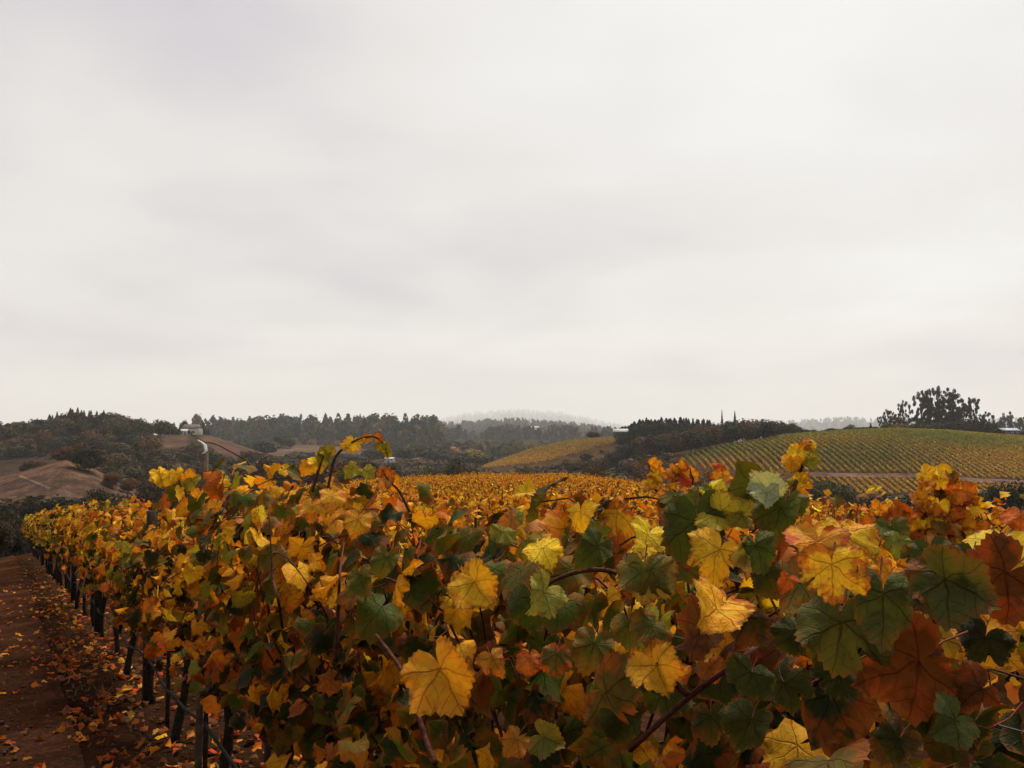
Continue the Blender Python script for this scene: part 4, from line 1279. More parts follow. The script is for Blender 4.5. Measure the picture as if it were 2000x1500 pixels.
for i in range(31):
    s = 0.5 + 1.2 * i
    Yv = s * D.y
    near, mid = Yv < 9.2, Yv < 15
    b, canes, leaves = gen_vine(s, 0, 21 if mid else 14, 190 if mid else 70)
    top = float(np.interp(b.y, *ROW_TOP))
    e = empty('grapevine', b); ROW1[i] = e
    lab = NEAR_LABELS[i] if i < len(NEAR_LABELS) else ('grapevine midway down the near row along the track' if Yv < 18 else 'small looking golden grapevine at the far end of the near row')
    tag(e, lab, 'grapevine', 'grapevines of the near row along the track')
    pts, rad = gnarly(b, 0.82, 0.023)
    tube_part('trunk', pts, rad, 8 if near else 5, M_BARK, e)
    cp = [row_pt(s + a, 0, 0, 0.82 + 0.02 * math.sin(a * 9 + i)) for a in np.linspace(-0.58, 0.58, 9)]
    tube_part('cordon', cp, [0.014 + 0.01 * (1 - abs(a)) for a in np.linspace(-1, 1, 9)], 6, M_BARK, e)
    if mid:
        for pl in canes:
            tube_part('cane', pl, np.linspace(0.0042, 0.0015, len(pl)), 5 if near else 4, M_CANE, e)
    else:
        mb = MB()
        for pl in canes:
            mb.tube([(p - b) for p in pl[::2]], 0.004, 3)
        new_obj('cane', mb.mesh('cane', [M_CANE]), e)
    # front and top leaves one by one, the hidden rest as one mass
    n_ind = (265 if i < 4 else 295) if near else (170 if mid else (70 if Yv < 21 else 0))
    order = sorted(leaves, key=lambda L: -((L[0] - b).dot(N) + (0.5 if L[2] > 0 else 0) + 0.5 * max(0, L[1] - top + 0.35) + rng.uniform(0, .25)))
    mb = MB()
    shoot_col = {}
    for j, (p, h, sg, cid) in enumerate(order):
        if (p - b).dot(N) > 0.40 or h > top + 0.05: continue
        if Yv > 3.2 and h < 0.76 and rng.random() < .85: continue
        n, t = leaf_pose(sg, h, top)
        size = rng.uniform(0.032, 0.060) * (1.0 if Yv > 2.5 else 1.08)
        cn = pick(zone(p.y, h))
        if cid >= 0:
            if cid not in shoot_col: shoot_col[cid] = cn
            elif rng.random() < .5: cn = shoot_col[cid]
        c = tint(cn)
        if j < n_ind:
            put_leaf((LEAF_MD if near else LEAF_LO)[rng.randrange(NS)], e, p, n, t, size, c)
        else:
            mass_add(mb, p - b, n, t, size, c[:3])
    if 1.2 < Yv < 4.4:                            # thick leafy face of the hedge
        for j in range(170):
            q = row_pt(s + rng.uniform(-.62, .62), rng.uniform(0.08, 0.30), 0); h = rng.uniform(0.62 if Yv < 3 else .8, top - 0.08); q.z += h
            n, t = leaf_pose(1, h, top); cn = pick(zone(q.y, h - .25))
            mass_add(mb, q - b, n, t, rng.uniform(.038, .058), tint(cn)[:3])
    extra = 170 if mid else 60                    # dim inner leaves
    for j in range(extra):
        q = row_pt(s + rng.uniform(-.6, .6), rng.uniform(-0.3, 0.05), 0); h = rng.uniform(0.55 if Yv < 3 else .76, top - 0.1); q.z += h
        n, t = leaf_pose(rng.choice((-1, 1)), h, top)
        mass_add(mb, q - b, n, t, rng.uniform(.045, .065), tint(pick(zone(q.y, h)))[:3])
    o = new_obj('foliage', mb.mesh('foliage', [M_LEAFMASS if mid else M_MASS], True), e); o['kind'] = 'stuff'


def vine_for(p):
    s = (p - P0).dot(D)
    return ROW1[max(0, min(30, round((s - 0.5) / 1.2)))]


# ---- leaves that stand out one by one in the photograph: (junction px, tip px, depth offset from row axis, colour, edge, shape, tilt right, tilt up)
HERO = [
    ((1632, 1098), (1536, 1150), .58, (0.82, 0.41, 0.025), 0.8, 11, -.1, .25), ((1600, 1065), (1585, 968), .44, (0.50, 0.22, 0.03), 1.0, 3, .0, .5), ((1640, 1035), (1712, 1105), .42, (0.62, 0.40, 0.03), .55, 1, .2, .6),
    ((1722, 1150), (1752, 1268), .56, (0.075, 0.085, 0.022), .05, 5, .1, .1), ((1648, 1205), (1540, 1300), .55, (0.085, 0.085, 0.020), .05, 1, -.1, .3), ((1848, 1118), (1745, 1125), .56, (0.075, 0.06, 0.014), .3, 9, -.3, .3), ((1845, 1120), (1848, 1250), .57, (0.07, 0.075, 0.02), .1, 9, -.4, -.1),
    ((1975, 1110), (1885, 1215), .52, (0.095, 0.03, 0.007), .4, 0, .0, .0), ((1800, 1280), (1735, 1430), .52, (0.095, 0.03, 0.007), .3, 0, .1, .0), ((1790, 1250), (1690, 1330), .48, (0.085, 0.028, 0.007), .3, 8, .1, .1), ((1920, 1340), (1890, 1410), .5, (0.095, 0.032, 0.008), .3, 8, .1, .1),  # dim orange leaves: shade of the lower hedge is put into their colour
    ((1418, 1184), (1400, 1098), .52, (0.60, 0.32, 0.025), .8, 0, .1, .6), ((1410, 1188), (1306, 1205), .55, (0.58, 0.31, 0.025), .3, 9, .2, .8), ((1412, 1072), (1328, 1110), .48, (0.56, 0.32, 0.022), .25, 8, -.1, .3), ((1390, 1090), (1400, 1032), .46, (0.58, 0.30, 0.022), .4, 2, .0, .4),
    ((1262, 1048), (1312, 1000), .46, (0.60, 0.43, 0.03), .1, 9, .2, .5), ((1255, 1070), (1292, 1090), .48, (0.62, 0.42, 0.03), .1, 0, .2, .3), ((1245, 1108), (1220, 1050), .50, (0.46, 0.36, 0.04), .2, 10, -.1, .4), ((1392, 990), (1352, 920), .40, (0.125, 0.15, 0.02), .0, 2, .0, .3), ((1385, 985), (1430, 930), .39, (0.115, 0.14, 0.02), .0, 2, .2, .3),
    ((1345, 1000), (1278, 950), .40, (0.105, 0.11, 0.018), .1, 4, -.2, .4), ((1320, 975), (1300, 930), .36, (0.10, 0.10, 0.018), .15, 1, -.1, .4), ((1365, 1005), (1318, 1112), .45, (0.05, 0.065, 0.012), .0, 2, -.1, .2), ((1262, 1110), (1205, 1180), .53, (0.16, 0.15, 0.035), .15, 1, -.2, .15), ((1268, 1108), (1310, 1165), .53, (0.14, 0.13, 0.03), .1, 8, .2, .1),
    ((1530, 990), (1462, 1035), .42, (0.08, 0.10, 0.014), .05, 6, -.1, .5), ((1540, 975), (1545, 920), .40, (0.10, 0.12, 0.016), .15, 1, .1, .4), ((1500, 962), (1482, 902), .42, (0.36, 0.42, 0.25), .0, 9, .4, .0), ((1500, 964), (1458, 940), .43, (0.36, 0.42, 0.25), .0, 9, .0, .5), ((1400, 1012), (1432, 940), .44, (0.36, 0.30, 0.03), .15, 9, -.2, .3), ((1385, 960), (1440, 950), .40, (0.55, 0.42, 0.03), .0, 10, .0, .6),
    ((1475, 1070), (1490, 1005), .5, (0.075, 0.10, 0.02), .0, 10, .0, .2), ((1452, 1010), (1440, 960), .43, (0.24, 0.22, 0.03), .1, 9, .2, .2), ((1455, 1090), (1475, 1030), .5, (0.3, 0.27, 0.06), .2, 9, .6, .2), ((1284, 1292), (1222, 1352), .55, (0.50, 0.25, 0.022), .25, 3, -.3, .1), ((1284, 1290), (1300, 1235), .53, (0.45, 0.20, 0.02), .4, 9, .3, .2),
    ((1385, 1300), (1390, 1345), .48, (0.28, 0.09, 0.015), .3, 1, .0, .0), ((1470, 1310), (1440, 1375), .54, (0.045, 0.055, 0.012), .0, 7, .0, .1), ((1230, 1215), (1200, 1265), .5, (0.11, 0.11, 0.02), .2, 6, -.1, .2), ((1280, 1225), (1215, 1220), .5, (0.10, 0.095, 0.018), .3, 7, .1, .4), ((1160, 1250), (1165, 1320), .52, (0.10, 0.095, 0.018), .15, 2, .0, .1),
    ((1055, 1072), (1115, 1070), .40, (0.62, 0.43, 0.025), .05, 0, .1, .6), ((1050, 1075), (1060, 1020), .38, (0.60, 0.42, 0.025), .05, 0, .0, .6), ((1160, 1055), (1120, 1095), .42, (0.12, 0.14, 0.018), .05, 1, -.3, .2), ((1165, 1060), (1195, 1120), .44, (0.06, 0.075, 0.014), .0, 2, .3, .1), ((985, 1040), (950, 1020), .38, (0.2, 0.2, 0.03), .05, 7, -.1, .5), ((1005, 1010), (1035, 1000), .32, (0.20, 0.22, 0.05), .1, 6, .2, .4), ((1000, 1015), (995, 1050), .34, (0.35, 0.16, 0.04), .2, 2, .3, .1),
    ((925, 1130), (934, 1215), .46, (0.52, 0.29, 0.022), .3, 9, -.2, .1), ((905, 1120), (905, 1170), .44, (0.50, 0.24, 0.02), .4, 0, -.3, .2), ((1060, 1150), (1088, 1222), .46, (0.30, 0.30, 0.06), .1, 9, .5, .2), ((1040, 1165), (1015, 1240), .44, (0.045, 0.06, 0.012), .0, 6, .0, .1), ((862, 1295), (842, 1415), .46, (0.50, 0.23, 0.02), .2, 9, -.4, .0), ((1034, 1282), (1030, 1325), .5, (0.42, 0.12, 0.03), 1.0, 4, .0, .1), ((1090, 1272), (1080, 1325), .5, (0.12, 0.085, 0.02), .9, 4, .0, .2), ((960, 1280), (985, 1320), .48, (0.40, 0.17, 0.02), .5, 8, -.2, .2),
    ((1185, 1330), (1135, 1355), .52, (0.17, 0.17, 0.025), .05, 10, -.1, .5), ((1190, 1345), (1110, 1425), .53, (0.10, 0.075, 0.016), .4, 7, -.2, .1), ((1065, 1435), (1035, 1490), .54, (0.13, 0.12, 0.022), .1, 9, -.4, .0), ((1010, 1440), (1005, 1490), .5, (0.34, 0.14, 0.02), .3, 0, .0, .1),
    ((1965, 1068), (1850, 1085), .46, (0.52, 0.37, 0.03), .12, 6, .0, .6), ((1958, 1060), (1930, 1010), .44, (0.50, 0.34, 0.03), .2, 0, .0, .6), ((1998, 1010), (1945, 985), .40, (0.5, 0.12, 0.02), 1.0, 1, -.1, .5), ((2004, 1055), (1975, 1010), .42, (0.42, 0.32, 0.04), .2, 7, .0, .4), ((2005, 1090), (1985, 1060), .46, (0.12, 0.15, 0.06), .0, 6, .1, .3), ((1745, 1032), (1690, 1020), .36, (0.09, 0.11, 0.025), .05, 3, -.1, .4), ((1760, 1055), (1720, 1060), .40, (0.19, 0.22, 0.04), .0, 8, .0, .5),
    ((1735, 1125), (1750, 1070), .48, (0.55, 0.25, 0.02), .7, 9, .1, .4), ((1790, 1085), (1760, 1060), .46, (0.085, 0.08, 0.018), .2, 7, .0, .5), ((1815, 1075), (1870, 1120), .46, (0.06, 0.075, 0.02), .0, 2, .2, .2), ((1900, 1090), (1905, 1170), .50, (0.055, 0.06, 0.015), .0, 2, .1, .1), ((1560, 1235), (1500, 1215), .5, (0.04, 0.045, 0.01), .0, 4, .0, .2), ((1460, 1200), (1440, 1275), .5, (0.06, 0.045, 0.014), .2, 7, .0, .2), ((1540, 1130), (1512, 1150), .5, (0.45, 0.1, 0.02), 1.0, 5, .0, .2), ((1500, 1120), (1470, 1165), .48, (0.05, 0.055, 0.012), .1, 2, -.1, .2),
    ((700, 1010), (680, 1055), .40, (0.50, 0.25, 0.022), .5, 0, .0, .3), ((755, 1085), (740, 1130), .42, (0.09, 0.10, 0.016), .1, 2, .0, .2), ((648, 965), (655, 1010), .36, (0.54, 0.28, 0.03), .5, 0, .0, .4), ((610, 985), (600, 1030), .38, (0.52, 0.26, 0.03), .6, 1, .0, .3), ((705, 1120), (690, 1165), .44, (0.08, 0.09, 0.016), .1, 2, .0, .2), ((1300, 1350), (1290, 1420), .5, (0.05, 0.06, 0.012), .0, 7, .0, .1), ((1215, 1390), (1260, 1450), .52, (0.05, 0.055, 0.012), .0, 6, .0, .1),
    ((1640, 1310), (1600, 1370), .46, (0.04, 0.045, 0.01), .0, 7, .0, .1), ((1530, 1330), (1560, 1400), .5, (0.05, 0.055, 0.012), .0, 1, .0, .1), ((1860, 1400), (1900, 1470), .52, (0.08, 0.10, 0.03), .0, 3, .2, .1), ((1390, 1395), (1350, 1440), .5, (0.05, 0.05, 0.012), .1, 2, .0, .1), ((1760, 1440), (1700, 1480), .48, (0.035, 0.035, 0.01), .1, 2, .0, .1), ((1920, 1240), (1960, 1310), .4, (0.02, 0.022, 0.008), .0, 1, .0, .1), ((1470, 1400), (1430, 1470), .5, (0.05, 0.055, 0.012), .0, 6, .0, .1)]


def row_depth(px, across):
    """depth at which the photograph's column px meets the plane `across` metres in front of the near row's axis"""
    u = (px - 1000) / F
    p = P0 + N * across
    # p + D*s ; X = u*Y
    s = (u * p.y - p.x) / (D.x - u * D.y)
    return p.y + D.y * s


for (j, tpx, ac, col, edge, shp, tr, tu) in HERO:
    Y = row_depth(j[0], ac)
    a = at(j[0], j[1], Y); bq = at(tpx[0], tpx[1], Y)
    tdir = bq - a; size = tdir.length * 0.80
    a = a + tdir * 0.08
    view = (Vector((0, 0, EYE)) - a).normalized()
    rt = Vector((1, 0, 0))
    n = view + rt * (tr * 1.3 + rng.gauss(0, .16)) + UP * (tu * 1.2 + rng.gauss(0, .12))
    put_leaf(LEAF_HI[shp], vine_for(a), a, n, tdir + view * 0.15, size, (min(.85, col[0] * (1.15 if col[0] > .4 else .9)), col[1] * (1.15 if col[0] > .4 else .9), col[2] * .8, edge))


# ---- upright and arching shoots above the near row
def shoot(pts, leaves, parent, r0=0.0045, r1=0.0015, res=5):
    P = [np.array(p) for p in pts]; fine = []
    for i in range(len(P) - 1):                 # Catmull-Rom
        p0 = P[max(0, i - 1)]; p1 = P[i]; p2 = P[i + 1]; p3 = P[min(len(P) - 1, i + 2)]
        for t in np.linspace(0, 1, res, endpoint=False):
            fine.append(0.5 * ((2 * p1) + (-p0 + p2) * t + (2 * p0 - 5 * p1 + 4 * p2 - p3) * t * t + (-p0 + 3 * p1 - 3 * p2 + p3) * t ** 3))
    fine.append(P[-1])
    tube_part('cane', fine, np.linspace(r0, r1, len(fine)), 5, M_CANE, parent)
    for (pos, tip, col, edge, shp) in leaves:
        tdir = tip - pos
        view = (Vector((0, 0, EYE)) - pos).normalized()
        put_leaf(LEAF_HI[shp], parent, pos, view + UP * rng.uniform(-.2, .6) + Vector((rng.uniform(-.5, .5), 0, 0)), tdir, tdir.length, (*col, edge))


def shoot_px(ac, cane, leaves, near_px):
    Y = row_depth(near_px, ac)
    L = [(at(*j, Y), at(*t, Y), PAL[c], e, s) for j, t, c, e, s in leaves]
    par = vine_for(at(near_px, 1000, Y))
    shoot([at(x, y, Y + dy) for x, y, dy in cane], L, par)


shoot_px(.2, [(1545, 1000, 0), (1552, 950, 0), (1562, 920, .01), (1572, 890, .0), (1584, 862, 0)],
         [((1570, 872), (1576, 856), 'orange', .5, 2), ((1560, 882), (1552, 910), 'yellow', .2, 2), ((1582, 872), (1588, 858), 'yellow', .1, 2), ((1588, 885), (1601, 880), 'lime', .1, 1), ((1585, 898), (1596, 920), 'lime', .1, 1), ((1548, 900), (1543, 925), 'gold', .3, 3), ((1565, 930), (1568, 950), 'gold', .3, 0), ((1558, 940), (1582, 945), 'yellow', .2, 3), ((1556, 950), (1575, 975), 'gold', .4, 1), ((1548, 945), (1530, 950), 'lime', .1, 1)], 1560)
shoot_px(.1, [(640, 960, 0), (652, 900, 0), (672, 875, .0), (700, 858, 0), (730, 853, 0), (750, 868, 0), (757, 892, 0)],
         [((690, 863), (685, 885), 'yellow', .3, 0), ((680, 868), (672, 852), 'gold', .4, 1), ((716, 855), (718, 868), 'gold', .4, 1), ((716, 854), (712, 845), 'orange', .5, 1), ((737, 856), (750, 852), 'orange', .9, 1), ((742, 866), (738, 882), 'lime', .3, 1), ((752, 874), (764, 880), 'lime', .2, 1), ((756, 886), (757, 897), 'lime', .2, 1)], 700)
shoot_px(.2, [(610, 960, 0), (622, 920, 0), (632, 890, 0), (640, 875, 0)],
         [((618, 905), (606, 925), 'yellow', .2, 1), ((630, 895), (622, 912), 'lime', .1, 3), ((634, 885), (640, 868), 'lime', .1, 9), ((640, 880), (645, 900), 'lime', .1, 3), ((600, 910), (590, 930), 'gold', .3, 0)], 620)
shoot_px(.15, [(500, 925, 0), (480, 900, 0), (450, 882, 0), (420, 867, 0), (396, 862, 0), (372, 848, 0)], [], 440)
shoot_px(.25, [(420, 990, 0), (370, 960, 0), (330, 945, 0), (298, 930, 0)],
         [((312, 928), (296, 922), 'yellow', .1, 1), ((310, 925), (318, 948), 'yellow', .1, 2), ((332, 930), (325, 952), 'yellow', .1, 0), ((345, 925), (350, 945), 'yellow', .1, 2), ((362, 930), (372, 950), 'gold', .2, 1), ((375, 938), (372, 962), 'lime', .1, 2), ((350, 945), (365, 965), 'olive', .2, 1), ((435, 935), (445, 925), 'lime', .1, 1), ((428, 930), (432, 950), 'lime', .1, 2), ((300, 932), (306, 945), 'yellow', .1, 1)], 350)
shoot_px(.1, [(800, 1000, 0), (780, 960, 0), (760, 940, 0), (745, 915, 0)],
         [((745, 922), (735, 912), 'orange', .8, 1), ((758, 930), (775, 922), 'orange', .8, 1), ((765, 940), (770, 962), 'gold', .4, 0), ((750, 935), (740, 955), 'peach', .5, 1), ((690, 915), (672, 935), 'lime', .1, 0), ((715, 920), (730, 935), 'lime', .1, 0)], 750)


# heavier canes crossing the near vines
def cane_px(par_px, pts, r0, r1):
    P = [at(x, y, row_depth(x, ac)) for x, y, ac in pts]
    shoot(P, [], vine_for(P[0]), r0, r1)


cane_px(1100, [(1060, 1145, .4), (1090, 1130, .42), (1125, 1118, .44), (1175, 1113, .45), (1215, 1125, .40), (1260, 1160, .3)], .0024, .0028)
cane_px(1400, [(1230, 1465, .52), (1300, 1400, .52), (1360, 1350, .52), (1450, 1285, .5), (1500, 1245, .36), (1540, 1215, .2)], .0026, .0018)
cane_px(1320, [(1345, 1358, .52), (1310, 1325, .54), (1284, 1292, .55)], .003, .0025)
cane_px(1800, [(1540, 1358, .46), (1640, 1312, .46), (1760, 1250, .47), (1860, 1190, .47), (2010, 1135, .47)], .0022, .0034)
cane_px(1850, [(1850, 1118, .56), (1885, 1150, .5), (1910, 1165, .47)], .0035, .003)
cane_px(700, [(655, 1290, .4), (660, 1200, .4), (664, 1120, .4), (672, 1060, .3)], .0055, .0015)
cane_px(530, [(525, 1000, .45), (530, 1080, .45), (533, 1130, .45), (545, 1180, .45), (552, 1230, .3)], .0012, .004)
cane_px(820, [(735, 1240, .42), (790, 1320, .42), (830, 1440, .42), (850, 1490, .42)], .003, .0055)


# ------------------------------------------------------------------ posts, stakes, wires, hose of the near row
def post(s, h, r, name, label, mat, group=None, k=0, square=True):
    b = row_pt(s, 0.02, k)
    e = empty(name, b, math.atan2(D.y, D.x) + R(4)); tag(e, label, 'post', group)
    mb = MB()
    if square:
        mb.box((-r, -r, -0.1), (r, r, h))
    else:
        mb.tube([(0, 0, -0.1), (0.004, 0, h * .5), (0, 0.003, h)], r, 8)
    new_obj('shaft', mb.mesh('shaft', [mat]), e)
    return e


for n_, (Yp, lab) in enumerate(((3.2, 'dark square post among the orange leaves, nearest the camera'), (6.75, 'dark square post standing in the open at the track edge'), (10.3, 'third dark post along the near row, half in leaves'))):
    post(Yp / D.y, 1.42, 0.034, 'vineyard_post', lab, M_POST, 'trellis posts of the near row')
for Yp in (13.8, 17.3, 20.8, 24.3):
    post(Yp / D.y, 1.3, 0.034, 'vineyard_post', 'dark far post of the near row mostly hidden in leaves', M_POST, 'far trellis posts of the near row')
for Yp in (4.86, 3.75, 5.95):
    post(Yp / D.y, 1.05, 0.014, 'vine_stake', 'thin dark stake beside a vine trunk in the near row', M_POST, 'thin stakes of the near row', square=False)
# taped stake
Ys_ = row_depth(401, 0.17); tp = at(401, 868, Ys_)
sb = Vector((tp.x, tp.y, hz(tp.x, tp.y)))
e = empty('tall_stake', sb); tag(e, 'grey wooden stake with white tape on top rising above the vines', 'stake')
hs = tp.z - sb.z
mb = MB(); mb.box((-.0135, -.011, -.1), (.0135, .011, hs - 0.04)); new_obj('shaft', mb.mesh('shaft', [M_STAKE]), e)


def ribbon(name, pts, w, mat, parent):
    V, f = [], []
    for i, p in enumerate(pts):
        V += [(p[0] - w / 2 * p[3], p[1], p[2]), (p[0] + w / 2 * p[3], p[1], p[2]), (p[0] + w / 2 * p[3], p[1] + .004, p[2]), (p[0] - w / 2 * p[3], p[1] + .004, p[2])]
        if i:
            a = 4 * (i - 1); b2 = 4 * i
            for k in range(4): f.append((a + k, a + (k + 1) % 4, b2 + (k + 1) % 4, b2 + k))
    f += [(0, 3, 2, 1), (len(V) - 4, len(V) - 3, len(V) - 2, len(V) - 1)]
    return new_obj(name, mesh_np(name, V, f, [mat]), parent)


ribbon('tape', [(-.005, -.02, hs - .045, 1), (.012, -.02, hs - .03, 1), (.006, -.021, hs - .005, 1.1), (.002, -.02, hs + .0, .9), (-.012, -.021, hs + .012, .9), (-.03, -.02, hs + .022, .6)], .013, M_TAPE, e)
ribbon('tape', [(.0, -.02, hs - .26, .7), (.004, -.022, hs - .29, 1.0), (.0, -.02, hs - .33, 1.1), (-.008, -.02, hs - .36, .6)], .017, M_TAPE, e)


def wire(h, ac, label, r=0.0009):
    mb = MB()
    pts = []
    for s in np.arange(-1, 37.5, 1.0):
        p = row_pt(s, ac, 0, h + 0.012 * math.sin(s * 1.57)); pts.append(p)
    mb.tube(pts, r, 4)
    tag(new_obj('trellis_wire', mb.mesh('trellis_wire', [M_WIRE])), label, 'wire', 'trellis wires of the near row')


wire(0.84, 0.02, 'lowest trellis wire carrying the vine arms of the near row')
wire(1.16, 0.05, 'middle trellis wire running through the near row leaves')
wire(1.44, 0.08, 'upper pale trellis wire glinting among the near row leaves', .001)
mb = MB(); pts = []
for s in np.arange(0.5, 37, 0.3):
    pts.append(row_pt(s, 0.03, 0, 0.30 + 0.03 * math.sin(s * 2.6) + .01 * math.sin(s * 7)))
mb.tube(pts, 0.009, 6)
tag(new_obj('drip_hose', mb.mesh('drip_hose', [M_HOSE], True)), 'black irrigation hose strung low along the near vine trunks', 'hose')

# ------------------------------------------------------------------ the rows behind: golden field
FIELD_TAB = {'gold': 3.4, 'orange': 2.4, 'yellow': 1.6, 'rust': 1.1, 'olive': .8, 'lime': .4, 'brown': .8}


def field_proto(seed, nleaf=300):
    lf, ca = MB(), MB()
    tr = MB(); z0 = Vector((0, 0, 0))
    pts, rad = gnarly(z0, 0.8, 0.026); tr.tube(pts, rad, 5)
    tr.tube([D * a + UP * 0.8 for a in (-.55, -.2, .2, .55)], .014, 4)
    tr.tube([(0.05, 0.02, -.1), (0.05, 0.02, 1.35)], .012, 4)
    per = nleaf // 15
    for c in range(15):
        p = D * rng.uniform(-.58, .58) + UP * 0.8; d = UP + N * rng.gauss(0, .35) + D * rng.gauss(0, .3); P = [p]
        top = 1.5 if rng.random() < .2 else 1.32
        for i in range(14):
            d.normalize(); p = p + d * .06
            if p.z > top - .2: d.z -= .3
            d += N * rng.gauss(0, .1) + D * rng.gauss(0, .1); P.append(p)
            if i % 1 == 0:
                sg = rng.choice((-1, 1))
                q = p + N * sg * rng.uniform(.02, .12) + D * rng.uniform(-.08, .08) - UP * rng.uniform(0, .08)
                n, t = leaf_pose(sg, q.z, 1.4)
                mass_add(lf, q, n, t, rng.uniform(.034, .056), tint(pick(FIELD_TAB))[:3])
        ca.tube(P[::3], .004, 3)
    for i in range(nleaf // 4):
        q = D * rng.uniform(-.6, .6) + N * rng.uniform(-.25, .25) + UP * rng.uniform(.4, 1.0); n, t = leaf_pose(rng.choice((-1, 1)), q.z, 1.4)
        mass_add(lf, q, n, t, rng.uniform(.04, .06), tint(pick(FIELD_TAB))[:3])
    return lf, tr, ca


PROTO = []
for i in range(7):
    lf, tr, ca = field_proto(i)
    PROTO.append((lf.mesh('foliage', [M_MASS], True), tr.mesh('trunk', [M_BARK], True), ca.mesh('cane', [M_CANE])))

cand = []
for k in range(1, 36):
    for i in range(-2, 75):
        s = 0.3 + 1.2 * i + 0.37 * k
        p = P0 + D * s - N * 2.1 * k
        if p.y < 0.6 or p.y > 66: continue
        u = p.x / p.y
        if u > 0.68 or u < -0.52: continue
        if u < -0.24 and p.y > 14: continue
        if p.x > 24: continue
        cand.append((p.length, k, s, Vector((p.x, p.y, hz(p.x, p.y)))))
cand.sort(key=lambda c: c[0])
N_IND = 300 - 31
far = MB()
for q, (dist, k, s, b) in enumerate(cand):
    fm, tm, cm = PROTO[rng.randrange(7)]
    v = rng.uniform(0.85, 1.12)
    colr = (v * rng.uniform(.93, 1.07), v * rng.uniform(.85, 1.1), v, 1)
    if q < N_IND:
        e = empty('grapevine', b)
        if k == 1:
            n2 = sum(1 for o_ in SC.objects if o_.get('group') == 'grapevines of the second row')
            ordn = ('first', 'second', 'third', 'fourth', 'fifth', 'sixth', 'seventh', 'eighth', 'ninth', 'tenth', 'eleventh', 'twelfth', 'thirteenth', 'fourteenth', 'fifteenth')
            lab, gr = 'orange gold grapevine of the second row, %s from the right end' % ordn[min(n2, 14)], 'grapevines of the second row'
        elif dist < 22: lab, gr = 'golden grapevine in the first rows seen above the near leaves', 'golden grapevines in the nearer field'
        else: lab, gr = 'small golden grapevine in the receding middle of the field', 'golden grapevines in the receding field'
        tag(e, lab, 'grapevine', gr)
        o = new_obj('foliage', fm, e); o.color = colr; o['kind'] = 'stuff'
        new_obj('trunk', tm, e); new_obj('cane', cm, e)
        if k <= 2 and 2.2 < b.y < 14 and b.x / b.y > -0.3:         # leaves one can pick apart on the tops of the next rows
            for j in range(34):
                h = rng.uniform(1.05, 1.46); sg = rng.choice((-1, 1, 1)); off = D * rng.uniform(-.6, .6) + N * rng.uniform(-.2, .25)
                p = b + off + UP * h; n, t = leaf_pose(sg, h, 1.4)
                put_leaf(LEAF_LO[rng.randrange(NS)], e, p, n, t, rng.uniform(.045, .066), tint(pick(FIELD_TAB)))
    else:
        V = np.empty(len(fm.vertices) * 3, np.float32)
        if not hasattr(far, 'cache'): far.cache = {}
        if fm.name not in far.cache:
            fm.vertices.foreach_get('co', V)
            T = np.empty(len(fm.loops), np.int32); fm.loops.foreach_get('vertex_index', T)
            C = np.empty(len(fm.vertices) * 4, np.float32); fm.color_attributes['Col'].data.foreach_get('color', C)
            # every second leaf suffices at this distance
            far.cache[fm.name] = (V.reshape(-1, 3), T.reshape(-1, 3), C.reshape(-1, 4)[:, :3])
        V, T, C = far.cache[fm.name]
        far.add(V + np.array(b), T, C * np.array(colr[:3]))
if far.n:
    o = new_obj('far_grapevines', far.mesh('far_grapevines', [M_MASS], True))
    tag(o, 'far rows of golden vines at the back edge of the field', 'grapevines', None, 'stuff')
print('field vines', len(cand))


# vine shoots of the second row that stick up at the right
def second_shoot(px, py0, py1, Y, n, cols, size):
    base = at(px, py0, Y); top = at(px + rng.uniform(-10, 10), py1, Y)
    b = min((c for c in ROW2), key=lambda e_: (e_.location - base).length)
    pts = [base.lerp(top, t) + Vector((rng.uniform(-.02, .02), 0, 0)) for t in np.linspace(0, 1, 5)]
    L = []
    for i in range(n):
        p = base.lerp(top, (i + .5) / n) + Vector((rng.uniform(-1, 1), rng.uniform(-1, 1), rng.uniform(-.3, .3))) * size * 1.1
        d = Vector((rng.uniform(-1, 1), rng.uniform(-.4, .4), rng.uniform(-1, .5))).normalized() * size * rng.uniform(.7, 1.2)
        cn = rng.choice(cols); L.append((p, p + d, PAL[cn], EDGE[cn], rng.randrange(NS)))
    shoot(pts, L, b)


ROW2 = [o for o in SC.objects if o.get('group') == 'grapevines of the second row']
second_shoot(1275, 960, 900, 3.6, 11, ['yellow', 'yellow', 'gold', 'peach'], .034)
second_shoot(1325, 950, 910, 3.6, 10, ['orange', 'orange', 'gold', 'peach', 'red'], .034)
second_shoot(1350, 945, 905, 3.6, 6, ['orange', 'gold', 'red'], .032)
second_shoot(1418, 960, 915, 3.6, 8, ['gold', 'orange', 'red'], .032)
for px, py0, py1, n in ((1835, 1060, 915, 24), (1865, 1060, 940, 22), (1800, 1060, 960, 16), (1760, 1070, 985, 12), (1890, 1060, 960, 14), (1840, 1080, 1010, 20), (1720, 1075, 1000, 8), (1915, 1080, 1000, 12)):
    second_shoot(px, py0, py1, 2.9, n, ['gold', 'orange', 'orange', 'yellow', 'olive', 'peach', 'gold', 'rust', 'peach', 'yellow'], .038)
second_shoot(1010, 1010, 965, 5.6, 16, ['gold', 'yellow', 'gold', 'orange'], .034)
second_shoot(1060, 1020, 960, 5.4, 16, ['gold', 'yellow', 'gold', 'orange'], .034)
second_shoot(1100, 1030, 975, 5.2, 14, ['gold', 'orange', 'gold', 'orange'], .034)
second_shoot(960, 1000, 965, 5.8, 12, ['gold', 'yellow', 'gold', 'orange'], .034)

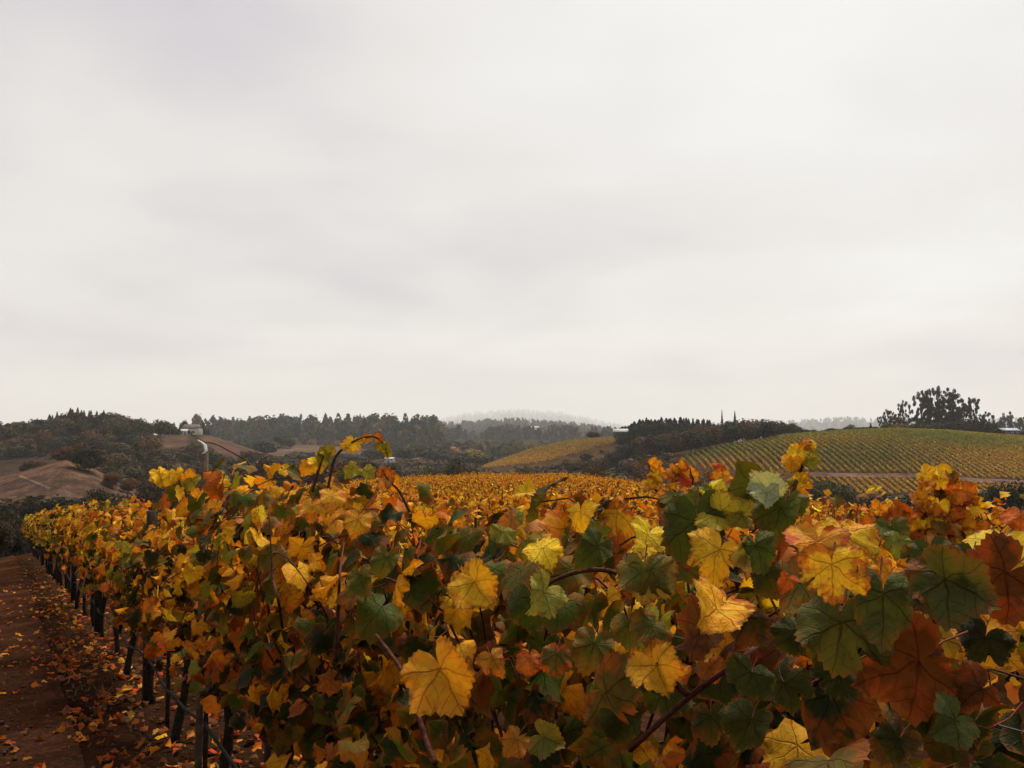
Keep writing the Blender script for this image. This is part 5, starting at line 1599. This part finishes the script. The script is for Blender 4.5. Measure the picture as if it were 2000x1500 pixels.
# ------------------------------------------------------------------ fallen leaves and grass on the track
LITTER = {'orange': 2, 'rust': 4, 'peach': 1.2, 'red': 1.2, 'gold': .5, 'brown': 5}
lit = []
for i in range(2600):
    s = abs(rng.gauss(0, 1)) * 9 + rng.uniform(1.5, 6); a = rng.uniform(-1.9, 2.6)
    if rng.random() < 0.6: a = rng.gauss(0.15, 0.38)
    p = row_pt(s, a)
    if p.y < 1.6: continue
    lit.append((p.length, p, a)) if math.sin(s * 1.9 + 2 * math.sin(a * 2.3)) * math.sin(a * 3.1 + s * 0.7) > rng.uniform(-1.1, .55) else None
lit.sort(key=lambda t: t[0])
vis = [t for t in lit if t[2] > 0.25 and t[1].x / t[1].y > -0.6 and 3.4 < t[1].y < 12][:240]
vid = set(id(t) for t in vis)
mb = MB()
for t_ in lit:
    d_, p, a = t_
    n = UP + Vector((rng.gauss(0, .3), rng.gauss(0, .3), 0)); td = Vector((rng.gauss(0, 1), rng.gauss(0, 1), 0.05))
    sz = rng.uniform(.028, .05); lc = pick(LITTER); c = tint(lc)
    p = p + UP * (0.026 + sz * 0.22)
    if id(t_) in vid:
        o = put_leaf(LEAF_MD[rng.choice((4, 5, 6, 7, 10, 3, 9, 1))], None, p, n, td, sz, c, 'fallen_leaf')
        tag(o, 'dry %s vine leaf lying on the dark earth track' % {'orange': 'bright orange', 'rust': 'rust red', 'peach': 'pale peach', 'red': 'deep red', 'gold': 'golden yellow', 'brown': 'dull brown'}[lc], 'leaf', 'fallen %s leaves on the track' % lc)
    else:
        mass_add(mb, p, n, td, sz, c[:3])
tag(new_obj('leaf_litter', mb.mesh('leaf_litter', [M_MASS], True)), 'scattered brown and orange leaf litter under the vines', 'leaf litter', None, 'stuff')

mb = MB()
for i in range(2600):
    p = row_pt(abs(rng.gauss(0, 1)) * 7 + 2.5, rng.uniform(-0.9, 2.6)); r = rng.uniform(.006, .03) * rng.uniform(.4, 1)
    o6 = [(1, 0, 0), (0, 1, 0), (-1, 0, 0), (0, -1, 0), (0, 0, .7), (0, 0, -.7)]
    a = rng.uniform(0, 6.28); ca, sa = math.cos(a), math.sin(a)
    v = [(p.x + r * rng.uniform(.6, 1.3) * (x * ca - y * sa), p.y + r * rng.uniform(.6, 1.3) * (x * sa + y * ca), p.z + .03 + r * z * rng.uniform(.6, 1.2)) for x, y, z in o6]
    mb.add(v, [(0, 1, 4), (1, 2, 4), (2, 3, 4), (3, 0, 4), (1, 0, 5), (2, 1, 5), (3, 2, 5), (0, 3, 5)], np.array((.07, .034, .021)) * rng.uniform(.55, 1.25))
tag(new_obj('soil_clods', mb.mesh('soil_clods', [M_MASS])), 'loose clods of reddish brown soil on the earth track', 'soil', None, 'stuff')
# crumbs: small torn bits and clods pressed into the soil
mb = MB()
for i in range(3200):
    p = row_pt(abs(rng.gauss(0, 1)) * 8 + 2, rng.uniform(-1.2, 2.6))
    mass_add(mb, p + UP * .022, UP + Vector((rng.gauss(0, .5), rng.gauss(0, .5), 0)), Vector((rng.gauss(0, 1), rng.gauss(0, 1), .05)), rng.uniform(.008, .02), rng.choice([(.2, .07, .02), (.1, .04, .018), (.07, .035, .02), (.26, .11, .035), (.045, .024, .015)]))
tag(new_obj('leaf_crumbs', mb.mesh('leaf_crumbs', [M_MASS], True)), 'small torn leaf bits trodden into the earth track', 'leaf litter', None, 'stuff')
n = 3000
sv = nr.uniform(2, 34, n); av = np.where(nr.random(n) < .55, nr.normal(0.15, 0.35, n), nr.normal(3.3, 0.6, n))
V, T, C = [], [], []
for i in range(n):
    p = row_pt(float(sv[i]), float(av[i]))
    h = rng.uniform(.02, .075) * (1.8 if av[i] > 2 else 1); a = rng.uniform(0, 6.28); w = rng.uniform(.004, .009)
    dx, dy = math.cos(a), math.sin(a); l = rng.uniform(.01, .07)
    k = len(V)
    V += [(p.x - dy * w, p.y + dx * w, p.z), (p.x + dy * w, p.y - dx * w, p.z), (p.x + dx * l, p.y + dy * l, p.z + h)]
    T.append((k, k + 1, k + 2)); c = (0.06, 0.055, 0.02) if rng.random() < .6 else (0.12, 0.085, 0.04); C += [c] * 3
tag(new_obj('grass', mesh_np('grass', V, T, [M_MASS], col=np.array(C))), 'sparse short grass under the vines and along the track verge', 'grass', None, 'stuff')

# ------------------------------------------------------------------ haze
mh = new_mat('valley_haze'); t = NT(mh)
pv = t.node('ShaderNodeVolumePrincipled')
pv.inputs['Color'].default_value = (0.90, 0.92, 0.95, 1)
pv.inputs['Density'].default_value = 0.00009
pv.inputs['Anisotropy'].default_value = 0.1
o = t.node('ShaderNodeOutputMaterial'); t.l.new(pv.outputs[0], o.inputs['Volume'])
mb = MB(); mb.box((-37000, -37000, BASE - 1.2), (37000, 37000, 1050))
tag(new_obj('haze', mb.mesh('haze', [mh])), 'pale autumn haze filling the whole valley', 'haze', None, 'stuff')
print('objects', len(SC.objects))
